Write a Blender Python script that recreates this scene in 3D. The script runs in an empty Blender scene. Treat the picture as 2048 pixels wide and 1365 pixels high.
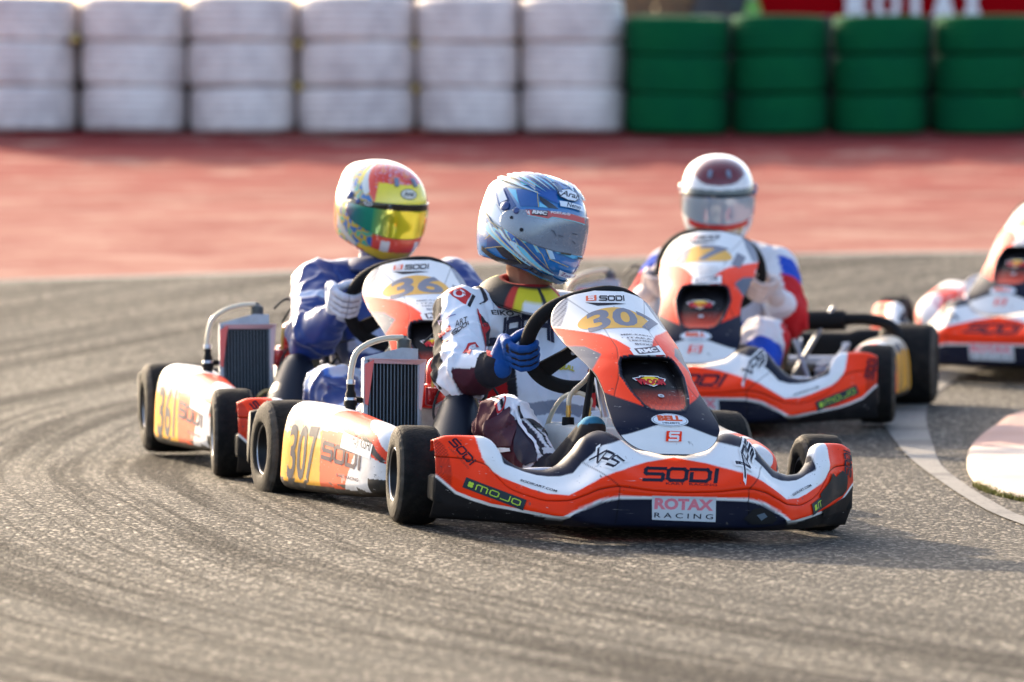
import bpy, bmesh, math, random
import numpy as np
from mathutils import Vector, Matrix, noise
from mathutils.bvhtree import BVHTree
random.seed(4); rng = np.random.default_rng(7)
S = bpy.context.scene
COL = S.collection
R = math.radians

# ------------------------------------------------------------------ camera, world, sun, exposure
cam_d = bpy.data.cameras.new('camera'); cam = bpy.data.objects.new('camera', cam_d); COL.objects.link(cam)
S.camera = cam
cam.location = (0, 0, 1.23); cam.rotation_euler = (R(90) - .051, 0, 0)
cam_d.sensor_width = 36; cam_d.lens = 11000/2048*36
cam_d.clip_start = .5; cam_d.clip_end = 2000
cam_d.dof.use_dof = True; cam_d.dof.focus_distance = 14.65; cam_d.dof.aperture_fstop = 3.1
SUN_EL, SUN_AZ = R(20), R(-33)          # azimuth measured from +Y (away from the camera) towards +X
sun_dir = Vector((math.sin(SUN_AZ)*math.cos(SUN_EL), math.cos(SUN_AZ)*math.cos(SUN_EL), math.sin(SUN_EL)))
W = bpy.data.worlds.new('World'); S.world = W; W.use_nodes = True
nt = W.node_tree; nt.nodes.clear()
sky = nt.nodes.new('ShaderNodeTexSky'); sky.sky_type = 'NISHITA'; sky.sun_disc = False
sky.sun_elevation = SUN_EL; sky.sun_rotation = SUN_AZ; sky.air_density = .8; sky.dust_density = 3.5; sky.ozone_density = .7
bg = nt.nodes.new('ShaderNodeBackground'); bg.inputs[1].default_value = .15
wo = nt.nodes.new('ShaderNodeOutputWorld')
nt.links.new(sky.outputs[0], bg.inputs[0]); nt.links.new(bg.outputs[0], wo.inputs[0])
sd = bpy.data.lights.new('sun', 'SUN'); sun = bpy.data.objects.new('sun', sd); COL.objects.link(sun)
sd.energy = 3.1; sd.angle = R(.5); sd.color = (1, .80, .56)
sun.rotation_euler = sun_dir.to_track_quat('Z', 'Y').to_euler(); sun.location = (-5, 20, 8)
S.view_settings.view_transform = 'Standard'; S.view_settings.look = 'None'
S.view_settings.exposure = 1.85; S.view_settings.gamma = 1; S.view_settings.use_curve_mapping = False
S.render.engine = 'CYCLES'

# ------------------------------------------------------------------ colours
ORANGE = (.92, .036, .0); WHITE = (.78, .76, .75); NAVY = (.004, .006, .020); BLACK = (.008, .008, .01)
YEL = (.86, .42, .03); RED = (.55, .012, .015); GREY = (.2, .2, .22)
def blue(k=1): return (.01*k, .05*k, .35*k)

# ------------------------------------------------------------------ materials
MATS = {}
def mat(name, color=(.5, .5, .5), rough=.5, metal=0, coat=0, bump=0, bscale=200, vcol=False, spec=.5, dirt=0, dscale=8, dcol=(.12, .1, .085), sheen=0, trans=0, alpha=1, coatr=.08, scratch=0):
    if name in MATS: return MATS[name]
    m = bpy.data.materials.new(name); m.use_nodes = True; MATS[name] = m
    n = m.node_tree.nodes; l = m.node_tree.links; b = n['Principled BSDF']
    b.inputs['Roughness'].default_value = rough; b.inputs['Metallic'].default_value = metal
    b.inputs['Coat Weight'].default_value = coat; b.inputs['Coat Roughness'].default_value = coatr
    b.inputs['Specular IOR Level'].default_value = spec
    if sheen: b.inputs['Sheen Weight'].default_value = sheen; b.inputs['Sheen Roughness'].default_value = .5
    if trans: b.inputs['Transmission Weight'].default_value = trans
    if alpha < 1: b.inputs['Alpha'].default_value = alpha
    tc = n.new('ShaderNodeTexCoord')
    if vcol:
        a = n.new('ShaderNodeVertexColor'); a.layer_name = 'Col'; src = a.outputs[0]
    else:
        a = n.new('ShaderNodeRGB'); a.outputs[0].default_value = (*color, 1); src = a.outputs[0]
    if dirt:
        t = n.new('ShaderNodeTexNoise'); t.inputs['Scale'].default_value = dscale; t.inputs['Detail'].default_value = 8; t.inputs['Roughness'].default_value = .7
        l.new(tc.outputs['Object'], t.inputs['Vector'])
        r = n.new('ShaderNodeMapRange'); r.inputs[1].default_value = .42; r.inputs[2].default_value = .75; r.inputs[4].default_value = dirt
        l.new(t.outputs[0], r.inputs[0])
        mx = n.new('ShaderNodeMix'); mx.data_type = 'RGBA'; l.new(r.outputs[0], mx.inputs[0]); l.new(src, mx.inputs[6]); mx.inputs[7].default_value = (*dcol, 1)
        src = mx.outputs[2]
        rr = n.new('ShaderNodeMapRange'); rr.inputs[3].default_value = rough; rr.inputs[4].default_value = min(1, rough + .35)
        l.new(t.outputs[0], rr.inputs[0]); l.new(rr.outputs[0], b.inputs['Roughness'])
    if scratch:
        for (sc, rot, lo, col_) in (((7, 60, 160), (.2, .1, .5), .69, (.50, .47, .44)), ((90, 9, 120), (.5, .3, -.4), .70, (.03, .028, .03)), ((35, 35, 35), (0, 0, 0), .71, (.09, .08, .07))):
            mp = n.new('ShaderNodeMapping'); mp.inputs['Scale'].default_value = sc; mp.inputs['Rotation'].default_value = rot; l.new(tc.outputs['Object'], mp.inputs[0])
            t = n.new('ShaderNodeTexNoise'); t.inputs['Scale'].default_value = 1; t.inputs['Detail'].default_value = 3; l.new(mp.outputs[0], t.inputs['Vector'])
            r = n.new('ShaderNodeMapRange'); r.inputs[1].default_value = lo; r.inputs[2].default_value = lo+.05; r.inputs[4].default_value = scratch; l.new(t.outputs[0], r.inputs[0])
            mx = n.new('ShaderNodeMix'); mx.data_type = 'RGBA'; l.new(r.outputs[0], mx.inputs[0]); l.new(src, mx.inputs[6]); mx.inputs[7].default_value = (*col_, 1); src = mx.outputs[2]
    l.new(src, b.inputs['Base Color'])
    if bump:
        t2 = n.new('ShaderNodeTexNoise'); t2.inputs['Scale'].default_value = bscale; t2.inputs['Detail'].default_value = 4
        l.new(tc.outputs['Object'], t2.inputs['Vector'])
        bp = n.new('ShaderNodeBump'); bp.inputs['Strength'].default_value = bump; bp.inputs['Distance'].default_value = .002
        l.new(t2.outputs[0], bp.inputs['Height']); l.new(bp.outputs[0], b.inputs['Normal'])
    return m
M_body = mat('printed_plastic', rough=.40, coat=.12, vcol=True, dirt=.05, dscale=14, bump=.04, bscale=60, coatr=.08, spec=.14, scratch=.7)
M_print = mat('printed_film', rough=.4, coat=.05, vcol=True, dirt=.04, dscale=30, spec=.14)
M_podmat = mat('worn_pod_plastic', rough=.42, coat=.10, vcol=True, dirt=.42, dscale=11, dcol=(.20, .13, .07), bump=.08, bscale=60, coatr=.08, spec=.2, scratch=.9)
M_helmet = mat('helmet_lacquer', rough=.22, coat=1, vcol=True, coatr=.04)
M_blackpl = mat('black_plastic', (.005, .005, .006), .5, dirt=.25, dscale=25, bump=.15, bscale=150, spec=.22, dcol=(.025, .022, .02))
M_rubber = mat('tyre_rubber', vcol=True, rough=.62, dirt=.35, dscale=30, dcol=(.065, .055, .045), bump=1, bscale=150, spec=.13)
M_steel = mat('polished_steel', (.55, .55, .58), .2, 1, dirt=.15, dscale=40)
M_alu = mat('aluminium', (.42, .44, .48), .42, .9, dirt=.2, dscale=30)
M_frame = mat('frame_paint', (.35, .36, .4), .3, .9, dirt=.2)
M_grip = mat('suede_grip', (.008, .008, .009), .85, bump=.5, bscale=500, spec=.2)
M_suit = mat('suit_cloth', vcol=True, rough=.8, bump=.35, bscale=90, spec=.25, dirt=.08, dscale=9, dcol=(.2, .18, .18))
M_suitp = mat('suit_print', vcol=True, rough=.75, bump=.3, bscale=200)
M_shiny = mat('satin_cloth', vcol=True, rough=.42, bump=.35, bscale=60, sheen=.3, coat=.15, coatr=.35)
M_glove = mat('glove_leather', vcol=True, rough=.65, bump=.5, bscale=260, spec=.25)
M_skin = mat('skin', (.30, .14, .09), .5, bump=.1)
M_rim = mat('black_rim', (.008, .008, .009), .45, .2, spec=.3)
M_redpl = mat('red_anodised', (.42, .008, .01), .28, .35, coat=.6)
M_brass = mat('brass', (.6, .38, .12), .3, 1)
M_tan = mat('tan_composite', (.20, .14, .06), .4, coat=.3, bump=.3, bscale=60, dirt=.3)
M_hose = mat('clear_hose', (.55, .48, .34), .25, coat=.6, spec=.7)
M_tank = mat('milky_tank', (.62, .66, .66), .35, coat=.2, bump=.2, bscale=40, dirt=.15)
M_wire = mat('black_cable', (.01, .01, .01), .5)
M_core = mat('radiator_core', (.006, .007, .009), .6, .4, bump=.8, bscale=700)
M_fin = mat('radiator_fin', (.14, .17, .20), .5, .6, spec=.3)

# ------------------------------------------------------------------ mesh helpers
def link(o, parent=None):
    COL.objects.link(o)
    if parent: o.parent = parent
    return o
def tag(o, label, cat, group=None, kind=None):
    if label: o['label'] = label
    if cat: o['category'] = cat
    if group: o['group'] = group
    if kind: o['kind'] = kind
    return o
def setcol(me, cols):
    a = me.color_attributes.new('Col', 'FLOAT_COLOR', 'POINT')
    c = np.ones((len(me.vertices), 4), dtype=np.float32); c[:, :3] = cols
    a.data.foreach_set('color', c.ravel())
def mk(name, v, f, m, parent=None, smooth=True, cols=None, sharp=None):
    me = bpy.data.meshes.new(name)
    v = np.asarray(v, dtype=float).reshape(-1, 3)
    me.from_pydata(v.tolist(), [], f if isinstance(f, list) else f.tolist())
    if cols is not None: setcol(me, cols)
    me.materials.append(m)
    if smooth:
        me.polygons.foreach_set('use_smooth', [True]*len(me.polygons))
        if sharp: me.set_sharp_from_angle(angle=R(sharp))
    me.update()
    o = bpy.data.objects.new(name, me)
    return link(o, parent)
def empty(name, parent=None, loc=None, rz=0):
    o = bpy.data.objects.new(name, None); o.empty_display_size = .1
    if loc is not None: o.location = loc
    o.rotation_euler = (0, 0, rz)
    return link(o, parent)
class MB:                                  # collects shapes into one mesh
    def __init__(s): s.v = []; s.f = []; s.n = 0; s.c = []
    def add(s, v, f, col=None):
        v = [tuple(map(float, p)) for p in v]
        s.v += v; s.f += [tuple(int(i)+s.n for i in q) for q in f]; s.n += len(v)
        s.c += [col or (.5, .5, .5)]*len(v)
        return s
    def box(s, c, d, rot=None, b=0.0, col=None):
        bm = bmesh.new(); bmesh.ops.create_cube(bm, size=1)
        bmesh.ops.scale(bm, vec=d, verts=bm.verts)
        if b: bmesh.ops.bevel(bm, geom=bm.edges[:], offset=b, segments=2, affect='EDGES', profile=.6)
        M = Matrix.Translation(c) @ (rot.to_4x4() if rot else Matrix.Identity(4))
        bmesh.ops.transform(bm, matrix=M, verts=bm.verts); bm.verts.index_update()
        s.add([v.co for v in bm.verts], [[v.index for v in f.verts] for f in bm.faces], col); bm.free(); return s
    def tube(s, pts, r, n=10, cap=True, col=None, close=False):
        v, f = tube(pts, r, n, cap, close); return s.add(v, f, col)
    def lathe(s, prof, M, n=32, col=None):
        v, f = lathe(prof, n); return s.add([M @ Vector(p) for p in v], f, col)
    def build(s, name, m, parent=None, smooth=True, vc=False, sharp=38):
        return mk(name, s.v, s.f, m, parent, smooth, np.array(s.c) if vc else None, sharp)
def tube(pts, r, n=10, cap=True, close=False):
    P = [Vector(p) for p in pts]; k = len(P)
    rs = r if hasattr(r, '__len__') else [r]*k
    v = []; f = []; up = None
    for i in range(k):
        if close: t = (P[(i+1) % k] - P[i-1]).normalized()
        else: t = (P[min(i+1, k-1)] - P[max(i-1, 0)]).normalized()
        if up is None:
            up = t.orthogonal().normalized()
        up = (up - t*up.dot(t)).normalized(); s2 = t.cross(up)
        for j in range(n):
            a = 2*math.pi*j/n; v.append(P[i] + (up*math.cos(a) + s2*math.sin(a))*rs[i])
    m = k if close else k-1
    for i in range(m):
        for j in range(n):
            a = i*n+j; b = i*n+(j+1) % n; c = ((i+1) % k)*n+(j+1) % n; d = ((i+1) % k)*n+j
            f.append((a, b, c, d))
    if cap and not close:
        f.append(tuple(range(n))[::-1]); f.append(tuple((k-1)*n+j for j in range(n)))
    return v, f
def lathe(prof, n=32):                     # revolve (radius, height) about Z
    v = []; f = []
    for r_, z in prof:
        for j in range(n):
            a = 2*math.pi*j/n; v.append((r_*math.cos(a), r_*math.sin(a), z))
    for i in range(len(prof)-1):
        for j in range(n):
            f.append((i*n+j, i*n+(j+1) % n, (i+1)*n+(j+1) % n, (i+1)*n+j))
    return v, f
def spline(pts, n=8):                      # Catmull-Rom through the points
    P = [Vector(p) for p in pts]; out = []
    for i in range(len(P)-1):
        p0 = P[max(i-1, 0)]; p1 = P[i]; p2 = P[i+1]; p3 = P[min(i+2, len(P)-1)]
        for k in range(n):
            t = k/n
            out.append(.5*((2*p1) + (p2-p0)*t + (2*p0-5*p1+4*p2-p3)*t*t + (3*p1-p0-3*p2+p3)*t**3))
    out.append(P[-1]); return out
def cint(x, xs, ys):                       # smooth monotone cubic interpolation, vectorised
    x = np.asarray(x, float); xs = np.asarray(xs, float); ys = np.asarray(ys, float)
    h = np.diff(xs); d = np.diff(ys)/h; m = np.zeros(len(xs))
    for i in range(1, len(xs)-1):
        if d[i-1]*d[i] > 0: m[i] = 3*(h[i-1]+h[i])/((2*h[i]+h[i-1])/d[i-1]+(h[i]+2*h[i-1])/d[i])
    m[0] = d[0]; m[-1] = d[-1]
    x = np.clip(x, xs[0], xs[-1]); k = np.clip(np.searchsorted(xs, x)-1, 0, len(xs)-2)
    t = (x-xs[k])/h[k]; t2 = t*t; t3 = t2*t
    return (2*t3-3*t2+1)*ys[k]+(t3-2*t2+t)*h[k]*m[k]+(-2*t3+3*t2)*ys[k+1]+(t3-t2)*h[k]*m[k+1]
def inpoly(X, Z, poly):
    X = np.asarray(X); Z = np.asarray(Z); ins = np.zeros(X.shape, bool); n = len(poly)
    for i in range(n):
        x1, z1 = poly[i][:2]; x2, z2 = poly[(i+1) % n][:2]
        if z1 == z2: continue
        c = ((z1 > Z) != (z2 > Z)) & (X < (x2-x1)*(Z-z1)/(z2-z1)+x1)
        ins ^= c
    return ins
def grid_faces(nu, nv, closeu=False):
    i, j = np.meshgrid(np.arange(nu if closeu else nu-1), np.arange(nv-1), indexing='ij')
    a = i*nv+j; b = ((i+1) % nu)*nv+j
    return np.stack([a, b, b+1, a+1], -1).reshape(-1, 4)
def solid(o, t, off=-1):
    md = o.modifiers.new('solid', 'SOLIDIFY'); md.thickness = t; md.offset = off; return o
def bvh_of(o):                             # evaluated mesh in the parent's space (o has no own transform)
    dg = bpy.context.evaluated_depsgraph_get(); e = o.evaluated_get(dg); me = e.to_mesh()
    t = BVHTree.FromPolygons([v.co.copy() for v in me.vertices], [tuple(p.vertices) for p in me.polygons])
    e.to_mesh_clear(); return t
def copy_tree(o, parent=None):
    c = o.copy(); COL.objects.link(c)
    if parent: c.parent = parent
    for ch in o.children: copy_tree(ch, c)
    return c

# ------------------------------------------------------------------ flat print on curved surfaces
def glyph_tris(txt, bold=0, shear=0, spacing=1):
    cu = bpy.data.curves.new('t', 'FONT'); cu.body = txt; cu.offset = bold; cu.shear = shear; cu.space_character = spacing; cu.resolution_u = 3
    o = bpy.data.objects.new('t', cu); COL.objects.link(o)
    me = o.to_mesh(); v = [(p.co.x, p.co.y) for p in me.vertices]; f = [tuple(p.vertices) for p in me.polygons]
    o.to_mesh_clear(); bpy.data.objects.remove(o); bpy.data.curves.remove(cu)
    xs = [p[0] for p in v]; ys = [p[1] for p in v]; x0, x1, y0, y1 = min(xs), max(xs), min(ys), max(ys)
    return [((x-x0)/(x1-x0), (y-y0)/(y1-y0)) for x, y in v], f
def stroke(paths, w):                      # thick polylines in the unit square -> quads
    v = []; f = []
    for p in paths:
        for i in range(len(p)-1):
            a = Vector(p[i]); b = Vector(p[i+1]); d = (b-a).normalized(); n = Vector((-d.y, d.x))*w/2
            a2 = a-d*w/2*.98; b2 = b+d*w/2*.98; k = len(v)
            v += [tuple(a2-n), tuple(b2-n), tuple(b2+n), tuple(a2+n)]; f.append((k, k+1, k+2, k+3))
    return v, f
WIDE = {  # wide square display letters, cell 0..1
 'S': [[(1, .95), (.12, .95), (.05, .85), (.05, .6), (.12, .52), (.88, .52), (.95, .44), (.95, .15), (.88, .05), (0, .05)]],
 'O': [[(.2, .05), (.8, .05), (.96, .2), (.96, .8), (.8, .95), (.2, .95), (.04, .8), (.04, .2), (.2, .05)]],
 'D': [[(.06, .62), (.06, .05), (.8, .05), (.96, .25), (.96, .75), (.8, .95), (0, .95)]],
 'I': [[(.5, .05), (.5, .68)], [(.5, .88), (.5, .97)]],
 'M': [[(.05, 0), (.05, .8), (.15, .95), (.85, .95), (.95, .8), (.95, 0)], [(.5, .95), (.5, 0)]],
 'J': [[(.95, 1), (.95, .15), (.85, .05), (.05, .05)]],
 'X': [[(.02, .05), (.98, .95)], [(.02, .95), (.98, .05)]],
 'P': [[(.05, 0), (.05, .95), (.9, .95), (.95, .85), (.95, .5), (.88, .4), (.05, .4)]],
 'A': [[(.05, 0), (.05, .85), (.15, .95), (.85, .95), (.95, .85), (.95, 0)], [(.05, .42), (.95, .42)]],
 'N': [[(.05, 0), (.05, .95), (.85, .95), (.95, .85), (.95, 0)]],
 'R': [[(.05, 0), (.05, .95), (.95, .95), (.95, .45), (.05, .45)], [(.6, .45), (.95, 0)]],
 'E': [[(.95, .95), (.05, .95), (.05, .05), (.95, .05)], [(.05, .5), (.8, .5)]],
 'T': [[(0, .95), (1, .95)], [(.5, .95), (.5, 0)]], 'K': [[(.05, 0), (.05, 1)], [(.95, 1), (.1, .5), (.95, 0)]],
}
def wide_word(word, widths=None, w=.2, gap=.25, slant=0):
    v = []; f = []; x = 0
    for ch in word:
        cw = 1.25 if ch not in 'I' else .3
        if ch == 'M': cw = 1.7
        ps = [[((p[0]*cw if ch != 'I' else .15), p[1]) for p in path] for path in WIDE[ch]]
        a, b = stroke(ps, w); k = len(v)
        v += [(px+x+slant*py, py) for px, py in a]; f += [tuple(i+k for i in q) for q in b]; x += cw+gap
    tot = x-gap
    return [(px/tot, py) for px, py in v], f
class Print:                               # one mesh of coloured film following a surface
    def __init__(s, bvh, center=None): s.b = bvh; s.ctr = center; s.v = []; s.f = []; s.c = []; s.layer = 0
    def _proj(s, pts, n, off):
        out = []
        for p in pts:
            h = s.b.ray_cast(p + n*.12, -n, .26)
            if h[0] is None:
                h = s.b.find_nearest(p)
                if h[0] is None: out.append(p); continue
            nn = h[1] if h[1].dot(n) > 0 else -h[1]
            out.append(h[0] + nn*off)
        return out
    def tris(s, v2, f2, o, ux, uy, col, maxe=.008, off=None):
        # v2 in local 2D, placed by origin o and axes ux, uy, cut to small edges and laid on the surface
        bm = bmesh.new(); vs = [bm.verts.new((x, y, 0)) for x, y in v2]
        for q in f2:
            try: bm.faces.new([vs[i] for i in q])
            except ValueError: pass
        bmesh.ops.triangulate(bm, faces=bm.faces[:])
        for v in bm.verts: v.co = o + ux*v.co.x + uy*v.co.y
        for _ in range(5):
            e = [x for x in bm.edges if x.calc_length() > maxe]
            if not e: break
            bmesh.ops.subdivide_edges(bm, edges=e, cuts=1); bmesh.ops.triangulate(bm, faces=[q for q in bm.faces if len(q.verts) > 3])
        n = ux.cross(uy).normalized()
        s.layer += 1; off = .0007 + .00012*s.layer if off is None else off
        bm.verts.index_update(); P = s._proj([v.co.copy() for v in bm.verts], n, off); k = len(s.v)
        s.v += P; s.f += [tuple(v.index+k for v in q.verts) for q in bm.faces]; s.c += [col]*len(P); bm.free()
    def text(s, word, p0, p1, p2, col, wide=False, bold=.02, shear=0, w=.2, gap=.25, slant=0, **k):
        p0, p1, p2 = map(Vector, (p0, p1, p2))
        v, f = wide_word(word, w=w, gap=gap, slant=slant) if wide else glyph_tris(word, bold, shear)
        s.tris(v, f, p0, p1-p0, p2-p0, col, **k)
    def poly(s, pts, col, n=None, **k):    # 3D outline
        P = [Vector(p) for p in pts]; c = sum(P, Vector())/len(P)
        if n is None:
            n = Vector()
            for i in range(len(P)): n += (P[i]-c).cross(P[(i+1) % len(P)]-c)
            h = s.b.find_nearest(c); hn = h[1]
            n = n.normalized()
            if s.ctr is not None: hn = c-Vector(s.ctr)
            if n.dot(hn) < 0: n = -n
            if n.length < .5: n = hn
        n = Vector(n).normalized(); ux = n.orthogonal().normalized(); uy = n.cross(ux)
        v2 = [((p-c).dot(ux), (p-c).dot(uy)) for p in P]
        from mathutils.geometry import tessellate_polygon
        t = tessellate_polygon([[Vector((a, b, 0)) for a, b in v2]])
        s.tris(v2, [tuple(q) for q in t], c, ux, uy, col, **k)
    def line(s, pts, wd, col, n, **k):
        P = [Vector(p) for p in pts]; n = Vector(n).normalized()
        if s.ctr is not None and n.dot(sum(P, Vector())/len(P)-Vector(s.ctr)) < 0: n = -n
        ux = n.orthogonal().normalized(); uy = n.cross(ux); c = P[0]
        v, f = stroke([[((p-c).dot(ux), (p-c).dot(uy)) for p in P]], wd)
        s.tris(v, f, c, ux, uy, col, **k)
    def disc(s, c, ux, uy, col, n=28, **k):
        c, ux, uy = map(Vector, (c, ux, uy))
        s.tris([(math.cos(2*math.pi*i/n), math.sin(2*math.pi*i/n)) for i in range(n)], [tuple(range(n))], c, ux, uy, col, **k)
    def build(s, name, m, parent):
        if not s.v: return None
        o = mk(name, [tuple(p) for p in s.v], s.f, m, parent, True, np.array(s.c)); s.v = []; s.f = []; s.c = []; return o

# ------------------------------------------------------------------ ground shape
def gz(X, Y):
    X = np.asarray(X, float); Y = np.asarray(Y, float)
    t = np.clip((Y-20)/11.9, 0, 1); far = .78*(.6*t**1.4+.4*t*t*(3-2*t))
    far = np.where(Y > 31.9, .78+.03*(1-np.exp(-(Y-31.9)/2)), far)
    s_ = np.clip((Y-16.5)/2.5, 0, 1); s_ = s_*s_*(3-2*s_)
    return .03*s_ - .04*np.clip(X, -2, 2)*np.exp(-((Y-14.8)/1.2)**2) + far
ARC = (9.4, 17.0)
def edge_y(X): return cint(X, [-300, -60, -10, -2.3, -.97, -.29, .64, 1.68, 2.41, 10, 60, 300], [0, 10, 21.6, 24.43, 24.82, 25.11, 25.35, 25.52, 25.58, 26.2, 28, 30])
# ------------------------------------------------------------------ ground materials
def polar_streaks(n, l, tc, scale_r, scale_a, detail=4):
    # noise stretched along circles about the corner's centre
    sep = n.new('ShaderNodeSeparateXYZ'); l.new(tc.outputs['Object'], sep.inputs[0])
    def mth(op, a, b=None, v=None):
        m = n.new('ShaderNodeMath'); m.operation = op; l.new(a, m.inputs[0])
        if b is not None: l.new(b, m.inputs[1])
        elif v is not None: m.inputs[1].default_value = v
        return m.outputs[0]
    dx = mth('SUBTRACT', sep.outputs[0], v=ARC[0]); dy = mth('SUBTRACT', sep.outputs[1], v=ARC[1])
    r = mth('SQRT', mth('ADD', mth('MULTIPLY', dx, dx), mth('MULTIPLY', dy, dy)))
    a = mth('ARCTAN2', dy, mth('MULTIPLY', dx, v=-1))
    cmb = n.new('ShaderNodeCombineXYZ'); l.new(mth('MULTIPLY', r, v=scale_r), cmb.inputs[0]); l.new(mth('MULTIPLY', a, v=scale_a), cmb.inputs[1])
    t = n.new('ShaderNodeTexNoise'); t.inputs['Scale'].default_value = 1; t.inputs['Detail'].default_value = detail; t.inputs['Roughness'].default_value = .6
    l.new(cmb.outputs[0], t.inputs['Vector']); return t.outputs[0], r
def ramp(n, l, src, lo, hi, a=0., b=1.):
    r = n.new('ShaderNodeMapRange'); r.inputs[1].default_value = lo; r.inputs[2].default_value = hi; r.inputs[3].default_value = a; r.inputs[4].default_value = b
    r.interpolation_type = 'SMOOTHSTEP'
    l.new(src, r.inputs[0]); return r.outputs[0]
def mixc(n, l, fac, a, b):
    m = n.new('ShaderNodeMix'); m.data_type = 'RGBA'
    if isinstance(fac, float): m.inputs[0].default_value = fac
    else: l.new(fac, m.inputs[0])
    for i, c in ((6, a), (7, b)):
        if isinstance(c, tuple): m.inputs[i].default_value = (*c, 1)
        else: l.new(c, m.inputs[i])
    return m.outputs[2]
def asphalt():
    m = bpy.data.materials.new('asphalt'); m.use_nodes = True; n = m.node_tree.nodes; l = m.node_tree.links; b = n['Principled BSDF']
    tc = n.new('ShaderNodeTexCoord')
    st, r = polar_streaks(n, l, tc, 7, 2.2, 5)
    st2, _ = polar_streaks(n, l, tc, 24, 3.5, 3)
    vo = n.new('ShaderNodeTexVoronoi'); vo.inputs['Scale'].default_value = 100; l.new(tc.outputs['Object'], vo.inputs['Vector'])
    no = n.new('ShaderNodeTexNoise'); no.inputs['Scale'].default_value = 1.1; no.inputs['Detail'].default_value = 6; l.new(tc.outputs['Object'], no.inputs['Vector'])
    fn = n.new('ShaderNodeTexNoise'); fn.inputs['Scale'].default_value = 68; fn.inputs['Detail'].default_value = 5; fn.inputs['Roughness'].default_value = .75; l.new(tc.outputs['Object'], fn.inputs['Vector'])
    base = mixc(n, l, ramp(n, l, fn.outputs[0], .38, .66), (.006, .0055, .005), (.135, .118, .094))
    stone = n.new('ShaderNodeSeparateColor'); l.new(vo.outputs['Color'], stone.inputs[0])
    base = mixc(n, l, ramp(n, l, stone.outputs[0], .84, .88, 0, .85), base, (.42, .37, .30))
    base = mixc(n, l, ramp(n, l, stone.outputs[1], .80, .84, 0, .7), base, (.010, .010, .010))
    base = mixc(n, l, ramp(n, l, no.outputs[0], .4, .65, 0, .3), base, (.030, .029, .028))
    # rubber laid down on the racing line
    lane = n.new('ShaderNodeMath'); lane.operation = 'MULTIPLY'
    inn = ramp(n, l, r, 9.0, 10.5, .15, 1); out = ramp(n, l, r, 12.5, 14.5, 1, .7)
    l.new(inn, lane.inputs[0]); l.new(out, lane.inputs[1])
    k1 = n.new('ShaderNodeMath'); k1.operation = 'MULTIPLY'; l.new(ramp(n, l, st, .475, .58, 0, .58), k1.inputs[0]); l.new(lane.outputs[0], k1.inputs[1])
    k2 = n.new('ShaderNodeMath'); k2.operation = 'MULTIPLY'; l.new(ramp(n, l, st2, .505, .595, 0, .50), k2.inputs[0]); l.new(lane.outputs[0], k2.inputs[1])
    base = mixc(n, l, k1.outputs[0], base, (.010, .009, .009)); base = mixc(n, l, k2.outputs[0], base, (.012, .011, .011))
    l.new(base, b.inputs['Base Color'])
    b.inputs['Roughness'].default_value = .82
    kk = n.new('ShaderNodeMath'); kk.operation = 'MAXIMUM'; l.new(k1.outputs[0], kk.inputs[0]); l.new(k2.outputs[0], kk.inputs[1]); l.new(ramp(n, l, kk.outputs[0], 0, .75, .20, .04), b.inputs['Specular IOR Level'])
    bp = n.new('ShaderNodeBump'); bp.inputs['Strength'].default_value = 1.0; bp.inputs['Distance'].default_value = .007
    ad = n.new('ShaderNodeMath'); ad.operation = 'SUBTRACT'; l.new(fn.outputs[0], ad.inputs[0]); l.new(vo.outputs['Distance'], ad.inputs[1])
    l.new(ad.outputs[0], bp.inputs['Height']); l.new(bp.outputs[0], b.inputs['Normal'])
    return m
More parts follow.
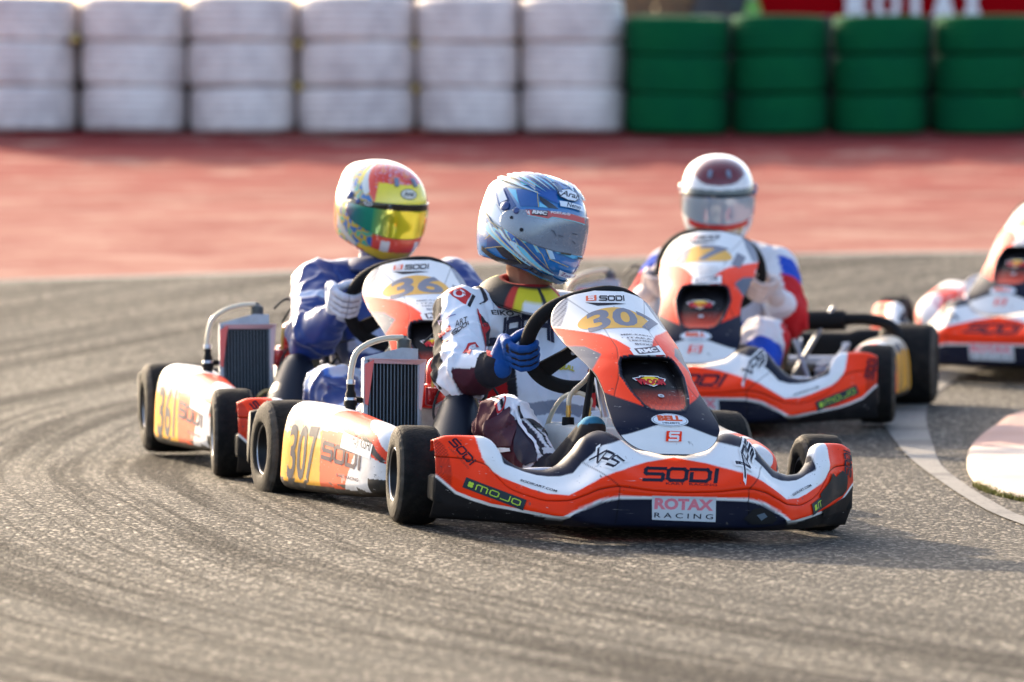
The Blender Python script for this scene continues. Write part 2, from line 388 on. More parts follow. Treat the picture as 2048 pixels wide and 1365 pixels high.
def paint_ground(name, c1, c2, c3, sx=.5, rough=.75, spec=.5, sheen=0, dust=None):
    m = bpy.data.materials.new(name); m.use_nodes = True; n = m.node_tree.nodes; l = m.node_tree.links; b = n['Principled BSDF']
    tc = n.new('ShaderNodeTexCoord'); mp = n.new('ShaderNodeMapping'); mp.inputs['Scale'].default_value = (sx, 1.1, 1); l.new(tc.outputs['Object'], mp.inputs[0])
    no = n.new('ShaderNodeTexNoise'); no.inputs['Scale'].default_value = 1.6; no.inputs['Detail'].default_value = 7; no.inputs['Roughness'].default_value = .65; l.new(mp.outputs[0], no.inputs['Vector'])
    f = n.new('ShaderNodeTexNoise'); f.inputs['Scale'].default_value = 60; f.inputs['Detail'].default_value = 4; l.new(tc.outputs['Object'], f.inputs['Vector'])
    c = mixc(n, l, ramp(n, l, no.outputs[0], .40, .50), c1, c2)
    c = mixc(n, l, ramp(n, l, f.outputs[0], .5, .7, 0, .5), c, c3)
    n3 = n.new('ShaderNodeTexNoise'); n3.inputs['Scale'].default_value = 3.2; n3.inputs['Detail'].default_value = 5; n3.inputs['Roughness'].default_value = .7; l.new(mp.outputs[0], n3.inputs['Vector'])
    if dust:                                # dust and rubber swept off the track thin out towards the barrier
        sp = n.new('ShaderNodeSeparateXYZ'); l.new(tc.outputs['Object'], sp.inputs[0])
        ad = n.new('ShaderNodeMath'); ad.operation = 'MULTIPLY_ADD'; l.new(no.outputs[0], ad.inputs[0]); ad.inputs[1].default_value = 5; l.new(sp.outputs[1], ad.inputs[2])
        c = mixc(n, l, ramp(n, l, ad.outputs[0], 27.5, 35.0, .82, 0), c, dust)
        c = mixc(n, l, ramp(n, l, n3.outputs[0], .51, .60, 0, .58), c, (.21, .055, .048)); c = mixc(n, l, ramp(n, l, n3.outputs[0], .47, .38, 0, .7), c, (.38, .22, .17))
    l.new(c, b.inputs['Base Color']); b.inputs['Roughness'].default_value = rough; b.inputs['Specular IOR Level'].default_value = spec; b.inputs['Sheen Weight'].default_value = sheen; b.inputs['Sheen Roughness'].default_value = .35; b.inputs['Sheen Tint'].default_value = (1, .75, .6, 1)
    bp = n.new('ShaderNodeBump'); bp.inputs['Strength'].default_value = .5; bp.inputs['Distance'].default_value = .003; l.new(f.outputs[0], bp.inputs['Height']); l.new(bp.outputs[0], b.inputs['Normal'])
    return m
def strip(name, xs, y0f, y1f, ny, m, dz=0., pw=1.):
    xs = np.asarray(xs); t = np.linspace(0, 1, ny)**pw
    X = np.repeat(xs[:, None], ny, 1); Y = y0f(xs)[:, None]*(1-t)+y1f(xs)[:, None]*t
    Z = gz(X, Y)+dz
    o = mk(name, np.stack([X, Y, Z], -1).reshape(-1, 3), grid_faces(len(xs), ny), m); o['kind'] = 'structure'; return o
xs = np.concatenate([np.linspace(-300, -12, 14), np.linspace(-10, 10, 141), np.linspace(12, 300, 14)])
K_ = lambda v: (lambda x: np.full(len(x), float(v)))
M_asph = asphalt()
strip('track', xs, K_(-300), K_(8), 12, M_asph)
strip('track', xs, K_(8), edge_y, 160, M_asph)
M_runoff = paint_ground('red_runoff', (.15, .007, .010), (.24, .035, .032), (.28, .06, .05), rough=.95, spec=.04, dust=(.33, .17, .13))
strip('run_off', xs, lambda x: edge_y(x)+.10, K_(32.6), 60, M_runoff)
M_ln = paint_ground('worn_white_paint', (.075, .068, .06), (.17, .155, .135), (.03, .027, .024))
strip('edge_line', xs, edge_y, lambda x: edge_y(x)+.10, 2, M_ln)
M_verge = paint_ground('dusty_ground', (.07, .05, .035), (.11, .08, .05), (.05, .05, .02))
strip('ground', xs, K_(32.6), K_(600), 30, M_verge, pw=2)
# inner apron line and kerb on the inside of the corner
def ribbon(name, A, B, m, dz=.004, kind='structure', n=10):
    a = spline([(x, y, 0) for x, y in A], n); b = spline([(x, y, 0) for x, y in B], n); v = []; f = []
    nn = 5
    for p, q in zip(a, b):
        for k in range(nn):
            t = k/(nn-1); x = p.x*(1-t)+q.x*t; y = p.y*(1-t)+q.y*t; v.append((x, y, float(gz(x, y))+dz))
    o = mk(name, v, grid_faces(len(a), nn), m); o['kind'] = kind; return o
ribbon('painted_line', [(1.80, 21.5), (1.45, 20.2), (1.26, 18.95), (1.225, 17.5), (1.245, 16.5), (1.32, 15.6), (1.44, 15.0), (1.78, 13.65), (2.63, 11.5)],
       [(1.95, 21.5), (1.6, 20.2), (1.42, 18.8), (1.33, 17.3), (1.31, 16.5), (1.37, 15.7), (1.48, 15.1), (1.83, 13.7), (2.7, 11.6)], M_ln)
# raised kerb: painted concrete
def kerb():
    A = [(3.2, 21.5), (2.3, 19.8), (1.74, 18.61), (1.58, 18.0), (1.46, 17.38), (1.385, 16.71), (1.365, 16.2), (1.40, 15.92), (1.48, 15.72), (1.70, 15.35), (2.4, 14.3)]
    a = spline([(x, y, 0) for x, y in A], 8); v = []; c = []; prof = [(0, -.02), (.0, .010), (.008, .018), (.05, .020), (.2, .022), (.45, .026), (.9, .03), (1.6, .03)]
    for i, p in enumerate(a):
        t = (a[min(i+1, len(a)-1)]-a[max(i-1, 0)]).normalized(); n_ = Vector((-t.y, t.x, 0))
        if n_.x < 0: n_ = -n_
        n_ = (n_*.5 + Vector((1, 0, 0))*.5).normalized()
        for d, h in prof:
            q = p+n_*d; v.append((q.x, q.y, float(gz(q.x, q.y))+h))
            c.append((.50, .42, .35) if (p.y < 17.15) else ((.34, .20, .17)))
    m = mat('painted_concrete', vcol=True, rough=.7, dirt=.6, dscale=3.5, dcol=(.30, .17, .13), bump=.6, bscale=70)
    o = mk('kerb', v, grid_faces(len(a), len(prof)), m, cols=np.array(c)); o['kind'] = 'structure'; return a
ka = kerb()
# grass tufts growing in the joint in front of the kerb
gv = []; gf = []
for _ in range(1500):
    t = random.random(); y = 16.10-t*.68; 
    if random.random() < .35*(math.sin(t*23)+1): continue
    x = float(cint(y, [15.35, 15.72, 15.92, 16.2], [1.70, 1.48, 1.40, 1.365])) - random.uniform(.0, .035) + .008
    h = random.uniform(.006, .024)*(1.1-t*.5); a = random.uniform(0, 6.28); dx, dy = math.cos(a)*.0025, math.sin(a)*.0025
    lx, ly = random.gauss(0, .012), random.gauss(0, .012); z = float(gz(x, y)); k = len(gv)
    gv += [(x-dx, y-dy, z), (x+dx, y+dy, z), (x+lx, y+ly, z+h)]; gf.append((k, k+1, k+2))
g = mk('grass', gv, gf, mat('dry_grass', (.22, .2, .03), .7), smooth=False); g['kind'] = 'stuff'; g['label'] = 'yellow green grass tufts growing at the foot of the kerb'; g['category'] = 'grass'
# pebbles and rubber crumbs on the asphalt
pv = []; pf = []
for _ in range(2600):
    x = random.uniform(-2.5, 2.5); y = random.uniform(10.5, 24); s_ = random.uniform(.001, .0032); z = float(gz(x, y)); k = len(pv)
    pv += [(x+s_, y, z), (x, y+s_, z), (x-s_, y, z), (x, y-s_, z), (x, y, z+s_*1.1)]; pf += [(k, k+1, k+4), (k+1, k+2, k+4), (k+2, k+3, k+4), (k+3, k, k+4)]
g = mk('grit', pv, pf, mat('grit_stone', (.25, .22, .18), .5), smooth=False); g['kind'] = 'stuff'; g['label'] = 'loose grit scattered over the asphalt track'; g['category'] = 'grit'

# ------------------------------------------------------------------ tyre barrier
M_wt = mat('white_painted_tyre', (.80, .71, .66), .5, bump=.8, bscale=26, dirt=.55, dscale=4.5, dcol=(.20, .13, .15))
M_gt = mat('green_painted_tyre', (.0, .095, .030), .8, spec=.15, bump=.5, bscale=20, dirt=.5, dscale=4, dcol=(.0, .05, .03))
M_bt = mat('dark_inside_tyre', (.02, .02, .02), .8)
M_strap = mat('yellow_bolt', (.55, .4, .12), .35, .6)
def barrier_tyre(R0, w, m, nm='tyre'):
    prof = [(R0*.55, .03*w), (R0*.62, 0), (R0*.86, 0), (R0*.955, .035*w), (R0*.985, .1*w), (R0*.99, .16*w), (R0*.978, .18*w), (R0*.992, .22*w), (R0, .32*w), (R0*.99, .34*w), (R0*.99, .36*w), (R0*1.003, .38*w), (R0*1.003, .48*w), (R0*.992, .495*w), (R0*.992, .515*w), (R0*1.003, .53*w), (R0*1.0, .64*w), (R0*.988, .65*w), (R0*.988, .67*w), (R0*.998, .69*w),
            (R0*.992, .8*w), (R0*.978, .82*w), (R0*.99, .85*w), (R0*.985, .9*w), (R0*.955, .965*w), (R0*.86, w), (R0*.62, w), (R0*.55, .97*w), (R0*.55, .03*w)]
    v, f = lathe(prof, 56); return v, f
def stack(i, xc, yc, r, h, m, label, group):
    z0 = float(gz(xc, yc)); e = empty('tyre_stack', loc=(xc, yc, z0)); e.rotation_euler = (random.uniform(-.008, .008), random.uniform(-.008, .008), random.uniform(0, 6))
    tag(e, label, 'tyre stack', group)
    v, f = barrier_tyre(r, h, m)
    for k in range(3):
        rr = random.uniform(.985, 1.01); vv = []
        for p in v:
            a = math.atan2(p[1], p[0]); q = 1+.006*math.sin(2*a+k*2+i)+.004*math.sin(5*a+i)
            vv.append((p[0]*rr*q+random.choice([0])+.006*math.sin(i*3+k*2), p[1]*rr*q+.005*math.cos(i+k*5), p[2]*.985+k*h+.004+.006*math.sin(a+i*1.7+k)))
        mk('tyre', vv, f, m, e, sharp=60)
    # connecting bolts in the joint beside the stack
    b = MB()
    for k in (1, 2): b.lathe([(0, 0), (.013, 0), (.013, .03), (0, .035)], Matrix.Translation((0, 0, k*h-.02)) @ Matrix.Rotation(R(90), 4, 'X'), 10)
    return e
wl = ['leftmost white tyre stack, cut by the left edge of the photo', 'second white tyre stack from the left, above the empty asphalt', 'third white tyre stack from the left, its top tyre streaked with dark scuffs',
      'fourth white tyre stack from the left, behind the yellow and red helmet', 'fifth white tyre stack from the left, next but one to the green stacks', 'last white tyre stack, standing against the first green one']
def bearing_x(px, Y): return (px-1024)/11000*Y
for i, (a, b) in enumerate([(-60, 152), (160, 372), (377, 592), (598, 830), (834, 1038), (1042, 1250)]):
    Y = 32.0-.03*i; stack(i, bearing_x((a+b)/2, Y), Y+.05, (b-a)/2/11000*Y*1.005, .262, M_wt, wl[i], 'white painted tyre stacks of the barrier')
gl = ['first green tyre stack, standing against the last white one', 'second green tyre stack, behind the white helmet with the red patch', 'third green tyre stack from the white ones, under the red banner lettering', 'rightmost green tyre stack, darkest, cut by the right edge of the photo']
for i, (a, b) in enumerate([(1252, 1456), (1464, 1656), (1664, 1856), (1866, 2066)]):
    Y = 31.75+.03*i; stack(10+i, bearing_x((a+b)/2, Y), Y+.05, (b-a)/2/11000*Y*1.005, .226, M_gt, gl[i], 'green painted tyre stacks of the barrier')
# continue the wall of tyres just outside the frame
stack(20, bearing_x(-170, 32.1), 32.15, .31, .262, M_wt, 'white tyre stack just beyond the left edge of the photo', 'white painted tyre stacks of the barrier')
stack(21, bearing_x(2170, 32), 32.0, .295, .226, M_gt, 'green tyre stack just beyond the right edge of the photo', 'green painted tyre stacks of the barrier')
# yellow bolt heads in the joints
def bolt(px, py, Y):
    x = bearing_x(px, Y); e = (py-682.5)/11000+.051; z = 1.23-Y*math.tan(e)
    b = MB(); b.lathe([(0, 0), (.02, 0), (.026, .006), (.026, .02), (.014, .03), (0, .032)], Matrix.Translation((x, Y, z)) @ Matrix.Rotation(R(90), 4, 'X'), 12)
    b.tube([(x, Y, z), (x, Y+.3, z)], .012, 8)
    o = b.build('barrier_bolt', M_strap); return o
bl = [(151, 80, 'yellow bolt between the first and second white tyre stacks'), (598, 90, 'upper yellow bolt between the third and fourth white tyre stacks'), (598, 174, 'lower yellow bolt between the third and fourth white tyre stacks'),
      (831, 92, 'upper pale bolt between the fourth and fifth white tyre stacks'), (831, 178, 'lower pale bolt between the fourth and fifth white tyre stacks')]
for px, py, lb in bl: tag(bolt(px, py, 31.88), lb, 'bolt', 'bolts joining the tyre stacks')
# unpainted second row showing dark through the joints
M_kt = mat('worn_black_tyre', (.02, .02, .022), .6, bump=.5, bscale=20, dirt=.5, dscale=5, dcol=(.07, .06, .06))
bk = ['the first and second white tyre stacks', 'the second and third white tyre stacks', 'the third and fourth white tyre stacks', 'the fourth and fifth white tyre stacks', 'the fifth and last white tyre stacks', 'the last white and the first green tyre stacks', 'the first and second green tyre stacks', 'the second and third green tyre stacks', 'the third and fourth green tyre stacks']
for i, px in enumerate((156, 374, 595, 832, 1040, 1251, 1460, 1660, 1861)):
    stack(40+i, bearing_x(px, 32.5), 32.62, .27, .245 if i < 5 else .222, M_kt, 'unpainted black tyre stack behind the joint of '+bk[i].replace(' tyre stacks', ' stacks').replace('the ', ''), 'unpainted tyre stacks of the second row')
# low wall with a rail behind the green stacks, banner and what stands behind
M_wall = mat('pink_grey_concrete', (.36, .26, .25), .7, dirt=.4, dscale=3, dcol=(.55, .12, .1), bump=.5, bscale=30)
w_ = MB(); w_.box((0, 33.9, 1.12), (60, .25, .68), b=.02); o = w_.build('barrier_wall', M_wall); tag(o, 'low pinkish concrete wall running behind the tyre barrier', 'wall')
w_ = MB(); w_.tube([(.5, 33.72, 1.475), (30, 33.72, 1.455)], .018, 10)
for x in np.arange(.9, 12, 2.0): w_.tube([(x, 33.8, 1.3), (x, 33.72, 1.465)], .014, 8)
tag(w_.build('barrier_rail', mat('red_rail', (.6, .12, .10), .35, coat=.4)), 'thin red rail on top of the wall behind the green tyres', 'rail')
bn = empty('banner', loc=(bearing_x(1860, 34.2), 34.2, 1.42)); tag(bn, 'red advertising banner with big white block letters behind the green tyres', 'banner')
M_ban = mat('red_banner_cloth', (.30, .0, .003), .8, spec=.05, bump=.4, bscale=5)
nx_, nz_ = 60, 12; X, Z = np.meshgrid(np.linspace(-1.08, 1.6, nx_), np.linspace(0, .62, nz_), indexing='ij')
mk('cloth', np.stack([X, .012*np.sin(X*9)*np.cos(Z*4), Z], -1).reshape(-1, 3), grid_faces(nx_, nz_), M_ban, bn)
for x in (-1.1, .25, 1.6):
    b = MB(); b.tube([(x, .03, -.9), (x, .03, .66)], .022, 8); b.build('post', M_alu, bn)
x0 = bearing_x(1690, 34.2)-bn.location.x; x1 = bearing_x(1972, 34.2)-bn.location.x
M_ink = mat('white_ink', (.8, .76, .76), .6)
for k, ch_ in enumerate('ROTAX'):
    v, f = glyph_tris(ch_, .06); b = MB(); xa = x0+(x1-x0)*k/5
    b.add([(xa+(x1-x0)*.185*p[0], -.03, .03+.26*p[1]) for p in v], f); b.build('letter', M_ink, bn, smooth=False)
# timber pallet leaning and a dark tarpaulin bundle between white stacks and banner
M_wood = mat('weathered_timber', (.20, .11, .05), .7, bump=.6, bscale=30, dirt=.3)
pl = empty('timber_pallet', loc=(bearing_x(1335, 34.3), 34.3, 1.36)); tag(pl, 'brown timber pallet lying beyond the wall behind the first green stack', 'pallet')
for k in range(5):
    b = MB(); b.box((0, -.10+k*.012, .06+.088*k), (.62, .022, .068), b=.003); b.build('plank', M_wood, pl)
b = MB(); b.box((.42, -.08, .22), (.05, .03, .60), Matrix.Rotation(R(-38), 3, 'Y'), b=.003); b.build('leaning_board', M_wood, pl)
for x in (-.24, 0, .24):
    b = MB(); b.box((x, .1, .12), (.05, .42, .16), Matrix.Rotation(R(42), 3, 'X'), b=.003); b.build('bearer', M_wood, pl)
# tarpaulin bundle beyond the wall, a guessed stand-in for an unclear dark shape
v_ = []; f_ = grid_faces(24, 12)
for i in range(24):
    for j in range(12):
        a = math.pi*i/23; t = j/11; rr = .17*(1+.12*math.sin(a*5+t*6))*(math.sin(math.pi*min(.98, t*.9+.08)))**.5
        v_.append((-.22+t*.44, -math.cos(a)*rr, math.sin(a)*rr*2.6))
tb = mk('tarpaulin_bundle', v_, f_, mat('black_tarpaulin', (.012, .012, .016), .45, bump=.8, bscale=14), cols=None)
tb.location = (bearing_x(1450, 34.2), 34.2, 1.30); tag(tb, 'black tarpaulin bundle beyond the wall just left of the red banner', 'tarpaulin')
b = MB(); b.box((0, 0, .09), (.09, .12, .22), b=.015); b.box((0, 0, .21), (.05, .06, .04), b=.008)
gc = b.build('green_canister', mat('green_plastic', (.12, .35, .04), .4)); gc.location = (bearing_x(1505, 33.9), 33.9, 1.38); tag(gc, 'small bright green canister on the wall at the left end of the red banner', 'canister')

ws = empty('backdrop_screen', loc=(bearing_x(1400, 35.4), 35.4, .8)); tag(ws, 'dark hoarding added beyond the pallet and tarpaulin left of the banner', 'backdrop')  # made-up dark screen, added to hide the bright sunlit ground behind the wall
M_hd = mat('dark_backdrop', (.03, .026, .028), .7, dirt=.5, dscale=2, dcol=(.12, .07, .05))
for k in range(9):
    b = MB(); b.box((-1.9+k*.46, 0, .62), (.452, .02, 1.6), b=.003); b.build('panel', M_hd, ws)
# ------------------------------------------------------------------ go-kart: shapes of the bodywork (x driver's left, -y forward, z up)
def nose_surface(nx=430):
    # stations in |x|: columns are y,z of rows from the bottom lip to the rolled top edge
    sx = [0, .09, .145, .175, .22, .26, .30, .34, .38, .42, .450, .470, .508, .545, .575]
    B = ([-.535, -.533, -.531, -.53, -.525, -.515, -.495, -.465, -.43, -.385, -.350, -.330, -.285, -.250, -.225], [.040, .040, .040, .040, .043, .047, .052, .055, .057, .060, .062, .063, .066, .070, .078])
    Wl = ([-.543, -.542, -.541, -.54, -.53, -.52, -.505, -.472, -.44, -.395, -.365, -.345, -.300, -.265, -.235], [.108, .107, .106, .105, .085, .068, .060, .066, .074, .084, .094, .103, .122, .143, .146])
    Cr = ([-.547, -.546, -.545, -.543, -.532, -.522, -.500, -.468, -.433, -.39, -.357, -.335, -.285, -.253, -.225], [.1244, .128, .134, .1365, .129, .1115, .095, .092, .101, .118, .150, .176, .186, .188, .188])
    Md = ([-.503, -.500, -.482, -.476, -.458, -.465, -.455, -.435, -.405, -.365, -.330, -.313, -.267, -.237, -.210], [.168, .172, .197, .212, .192, .155, .135, .130, .138, .163, .200, .208, .215, .215, .214])
    T = ([-.415, -.412, -.375, -.362, -.378, -.385, -.385, -.375, -.350, -.31, -.275, -.265, -.237, -.215, -.195], [.214, .222, .258, .268, .252, .208, .174, .163, .166, .190, .236, .243, .2425, .240, .228])
    K = ([y+.020 for y in T[0]], [z-.004 for z in T[1]])
    K2 = ([y+.024 for y in T[0]], [z-.028 for z in T[1]])
    U = ([y+.038 for y in B[0]], [.030]*15)
    rows = [U, B, Wl, Cr, Md, T, K, K2]; rv = [0, .06, .30, .38, .64, .93, .97, 1.0]
    x = np.linspace(-.575, .575, nx); ax = np.abs(x)
    Yr = np.array([cint(ax, sx, r[0]) for r in rows]); Zr = np.array([cint(ax, sx, r[1]) for r in rows])
    vs = np.concatenate([np.linspace(0, .06, 5)[:-1], np.linspace(.06, .38, 34)[:-1], np.linspace(.38, .93, 60)[:-1], np.linspace(.93, 1, 10)])
    V = np.zeros((nx, len(vs), 3))
    for i in range(nx):
        V[i, :, 0] = x[i]; V[i, :, 1] = cint(vs, rv, Yr[:, i]); V[i, :, 2] = cint(vs, rv, Zr[:, i])
    # moulded groove along the crease and the two panel joints
    cz = cint(ax, sx, Cr[1])[:, None]
    d = np.abs(V[:, :, 2]-cz)/.003; V[:, :, 1] += .004*np.exp(-d*d)
    return V, len(vs), x, cz
NOSE_LIV = {  # (|x|, z) outlines measured on the fairing
}
def nassau_surface(nu=150, nv=230):
    zc = [.215, .232, .26, .29, .33, .37, .40, .43, .46, .49, .52, .55, .587, .61, .624]
    hw = [.03, .100, .132, .144, .140, .132, .131, .138, .149, .158, .160, .152, .128, .092, .04]
    yc = [-.462, -.455, -.438, -.420, -.375, -.322, -.285, -.248, -.200, -.135, -.06, .00, .065, .105, .13]
    z = .215+(.624-.215)*(.5-.5*np.cos(np.linspace(0, math.pi, nv)))**1.0
    w = cint(z, zc, hw); y0 = cint(z, zc, yc); u = np.linspace(-1, 1, nu)
    X = u[:, None]*w[None, :]; Z = np.repeat(z[None, :], nu, 0).copy(); Y = y0[None, :]+X**2*(1.8+5.0*np.clip((Z-.28)/.17, 0, 1))
    return X, Y, Z
SCOOP = [(.008+x, z) for x, z in [(-.070, .455), (-.080, .440), (-.087, .410), (-.075, .368), (-.060, .338), (-.045, .327), (-.02, .325), (.02, .325), (.045, .327), (.060, .338), (.075, .368), (.087, .410), (.080, .440), (.070, .455), (.045, .460), (0, .4615), (-.045, .460)]]
def dist_poly(X, Z, poly):
    D = np.full(X.shape, 9.)
    for i in range(len(poly)):
        x1, z1 = poly[i]; x2, z2 = poly[(i+1) % len(poly)]; dx, dz = x2-x1, z2-z1
        t = np.clip(((X-x1)*dx+(Z-z1)*dz)/(dx*dx+dz*dz), 0, 1)
        D = np.minimum(D, np.hypot(X-x1-t*dx, Z-z1-t*dz))
    return D
def pod_surface(side, ny=230):
    ys = [.225, .235, .26, .30, .36, .45, .6, .75, .875, .90, .907]
    xo = [.470, .515, .560, .590, .608, .625, .650, .676, .698, .692, .675]
    zt = [.150, .180, .208, .232, .246, .255, .268, .280, .285, .275, .24]
    zb = [.105, .085, .068, .058, .050, .044, .040, .038, .038, .045, .08]
    xi = [.465, .47, .48, .485, .49, .495, .50, .51, .53, .56, .60]
    if side > 0:
        xo = [.46, .50, .54, .565, .578, .588, .598, .612, .632, .63, .61]; zt = [.14, .165, .19, .21, .22, .228, .236, .242, .246, .236, .2]; xi = [q-.045 for q in xi]
    y = np.concatenate([np.linspace(.225, .30, 30)[:-1], np.linspace(.30, .84, ny-60), np.linspace(.84, .907, 31)[1:]])
    V = []
    cols = np.linspace(0, 1, 120)
    XO = cint(y, ys, xo); ZT = cint(y, ys, zt); ZB = cint(y, ys, zb); XI = cint(y, ys, xi)
    for i in range(len(y)):
        a, tp, bt, inn = XO[i], ZT[i], ZB[i], XI[i]; h = tp-bt
        px = [inn+.03, inn+.05, a-.045, a-.012, a, a-.003, a-.014, a-.036, a-.070, inn+.016, inn, inn]
        pz = [bt+.01, bt, bt, bt+.010, bt+.035, bt+h*.5, bt+h*.80, tp-.012, tp, tp-.012, tp-.03, tp-.06]
        t = np.array([0, .03, .2, .26, .33, .5, .64, .73, .82, .93, .97, 1])
        V.append(np.stack([side*cint(cols, t, px), np.full(120, y[i]), cint(cols, t, pz)], -1))
    return np.array(V)
def lerpc(a, b, t): t = np.asarray(t)[..., None]; return np.array(a)*(1-t)+np.array(b)*t
def hexmesh(X, Z, s=.0075):
    return ((np.abs(np.sin(X/s*math.pi)*np.sin(Z/s*math.pi)) > .55) | (np.abs(np.sin((X/s+.5)*math.pi)*np.sin((Z/s+.5)*math.pi)) > .55))

def supersample(fn, X, Z):                  # average the flat colour over each vertex's cell
    dXu = np.gradient(X, axis=0); dXv = np.gradient(X, axis=1); dZu = np.gradient(Z, axis=0); dZv = np.gradient(Z, axis=1)
    C = 0
    for a in (-.36, 0, .36):
        for b in (-.36, 0, .36): C = C+fn(X+a*dXu+b*dXv, Z+a*dZu+b*dZv)
    return C/9
def nose_col(X, Z):
    A = np.abs(X); C = np.zeros(X.shape+(3,))
    wb = np.interp(A, [0, .082, .18, .2155, .25, .294, .341, .375, .411, .438, .4635, .476, .49, .60], [.2064, .195, .1715, .156, .135, .108, .109, .119, .134, .146, .1674, .192, .30, .30])
    nb = np.interp(A, [0, .10, .111, .1885, .245, .270, .300, .328, .355, .384, .43, .445, .6], [.256, .256, .2527, .235, .189, .1618, .152, .150, .152, .1595, .178, .30, .30])
    sb = np.interp(A, [0, .174, .225, .279, .300, .307, .33, .395, .458, .495, .530, .549, .572, .585], [.116, .1135, .102, .073, .060, .0575, .059, .069, .079, .090, .104, .121, .142, .146])
    C[:] = ORANGE
    C[Z < sb-.0075] = NAVY
    C[(Z < sb-.0075) & (A > .30)] = BLACK
    C[(Z >= sb-.0075) & (Z < sb)] = WHITE
    C[Z >= wb] = WHITE
    C[(Z >= nb) & (A < .44)] = NAVY
    fade = np.clip((A-.535)/.05, 0, 1)*np.clip(1-(Z-.15)/.10, 0, 1)
    m = (A > .44) & (Z > sb) & hexmesh(X, Z) & (fade > .12); C[m] = C[m]*.35
    return C
def panel_col(X, Z):
    A = np.abs(X); C = np.zeros(X.shape+(3,)); C[:] = ORANGE
    def fill(poly, c): C[inpoly(A, Z, poly)] = c
    fill([(0, .65), (.3, .65), (.3, .515), (.15, .5225), (.075, .512), (.05, .499), (.03, .481), (.028, .45), (0, .45)], WHITE)
    fill([(.124, .480), (.100, .462), (.142, .409), (.22, .43), (.22, .475)], (.10, .11, .15))
    fill([(.158, .474), (.155, .50), (.22, .505), (.22, .47)], (.66, .62, .60))
    cor = [(.10, .612), (.118, .57), (.142, .527), (.22, .512), (.22, .63)]
    fill(cor, (.07, .08, .11)); m = inpoly(A, Z, cor) & hexmesh(X, Z, .0085); C[m] = (.34, .36, .42)
    C[dist_poly(A, Z, [(.166, .575), (.160, .522)]) < .0022] = ORANGE
    fill([(0, .33), (.055, .335), (.111, .3563), (.137, .3686), (.22, .38), (.22, .20), (0, .20)], NAVY)
    fill([(0, .300), (.05, .286), (.114, .265), (.2, .245), (.2, .2), (0, .2)], WHITE)
    return C
def build_tyre(r, w, name='tyre'):
    # slick: rounded shoulders, bulged sidewalls; revolve about X
    hw = w/2; rr = .066
    pr = [(rr+.002, -hw*.80), (rr+.006, -hw*.93), (rr+.016, -hw*.99), (r*.68, -hw*1.0), (r*.78, -hw*.985), (r*.86, -hw*.95), (r*.925, -hw*.88), (r*.963, -hw*.79), (r*.985, -hw*.68), (r*.995, -hw*.52), (r, -hw*.25), (r*1.001, 0)]
    pr = pr + [(a, -b) for a, b in pr[:-1][::-1]]
    hs = np.array([p[1] for p in pr]); rs = np.array([p[0] for p in pr]); t = np.linspace(0, 1, len(pr))
    tt = np.linspace(0, 1, 76); H = cint(tt, t, hs); RR = np.interp(tt, t, rs)
    n = 120; v = []; c = []
    for k in range(76):
        tread = RR[k] > r*.955; sh = .86*r < RR[k] <= .965*r
        for j in range(n):
            a = 2*math.pi*j/n; q = noise.noise(Vector((math.cos(a)*5, math.sin(a)*5, H[k]*40))); rad = RR[k]
            g2 = noise.noise(Vector((math.cos(a)*28, math.sin(a)*28, H[k]*14)))
            if sh: rad += .0012*math.sin(RR[k]*1500)+.0034*g2+.002*noise.noise(Vector((math.cos(a)*60, math.sin(a)*60, H[k]*50)))
            elif tread: rad += .0009*q
            else: rad += .0007*math.sin(RR[k]*1800)
            v.append((H[k], rad*math.cos(a), rad*math.sin(a)))
            base = (.008, .0075, .008) if tread else ((.085, .070, .056) if sh else (.024, .021, .018))
            kk = 1+.5*q+.3*g2
            c.append(tuple(max(.008, x*kk) for x in base))
    f = []
    for k in range(75):
        for j in range(n): f.append((k*n+j, k*n+(j+1) % n, (k+1)*n+(j+1) % n, (k+1)*n+j))
    return v, f, np.array(c)
def build_rim(w, face):                     # face: -1 or +1, the outer side along X
    hw = w/2*.84; b = MB(); Mx = Matrix.Rotation(R(90), 4, 'Y')
    if face < 0: Mx = Matrix.Rotation(R(-90), 4, 'Y')
    pr = [(.060, -hw), (.0675, -hw), (.0685, -hw+.003), (.066, -hw+.010), (.058, -hw+.016), (.055, -hw+.03), (.052, hw-.04), (.056, hw-.018), (.064, hw-.010), (.0695, hw-.003), (.0705, hw+.001), (.0690, hw+.004), (.0655, hw+.003), (.0635, hw-.003), (.060, hw-.011), (.052, hw-.022), (.048, hw-.05), (.046, -hw+.035), (.050, -hw+.012), (.060, -hw)]
    b.lathe(pr, Mx, 48)
    return b
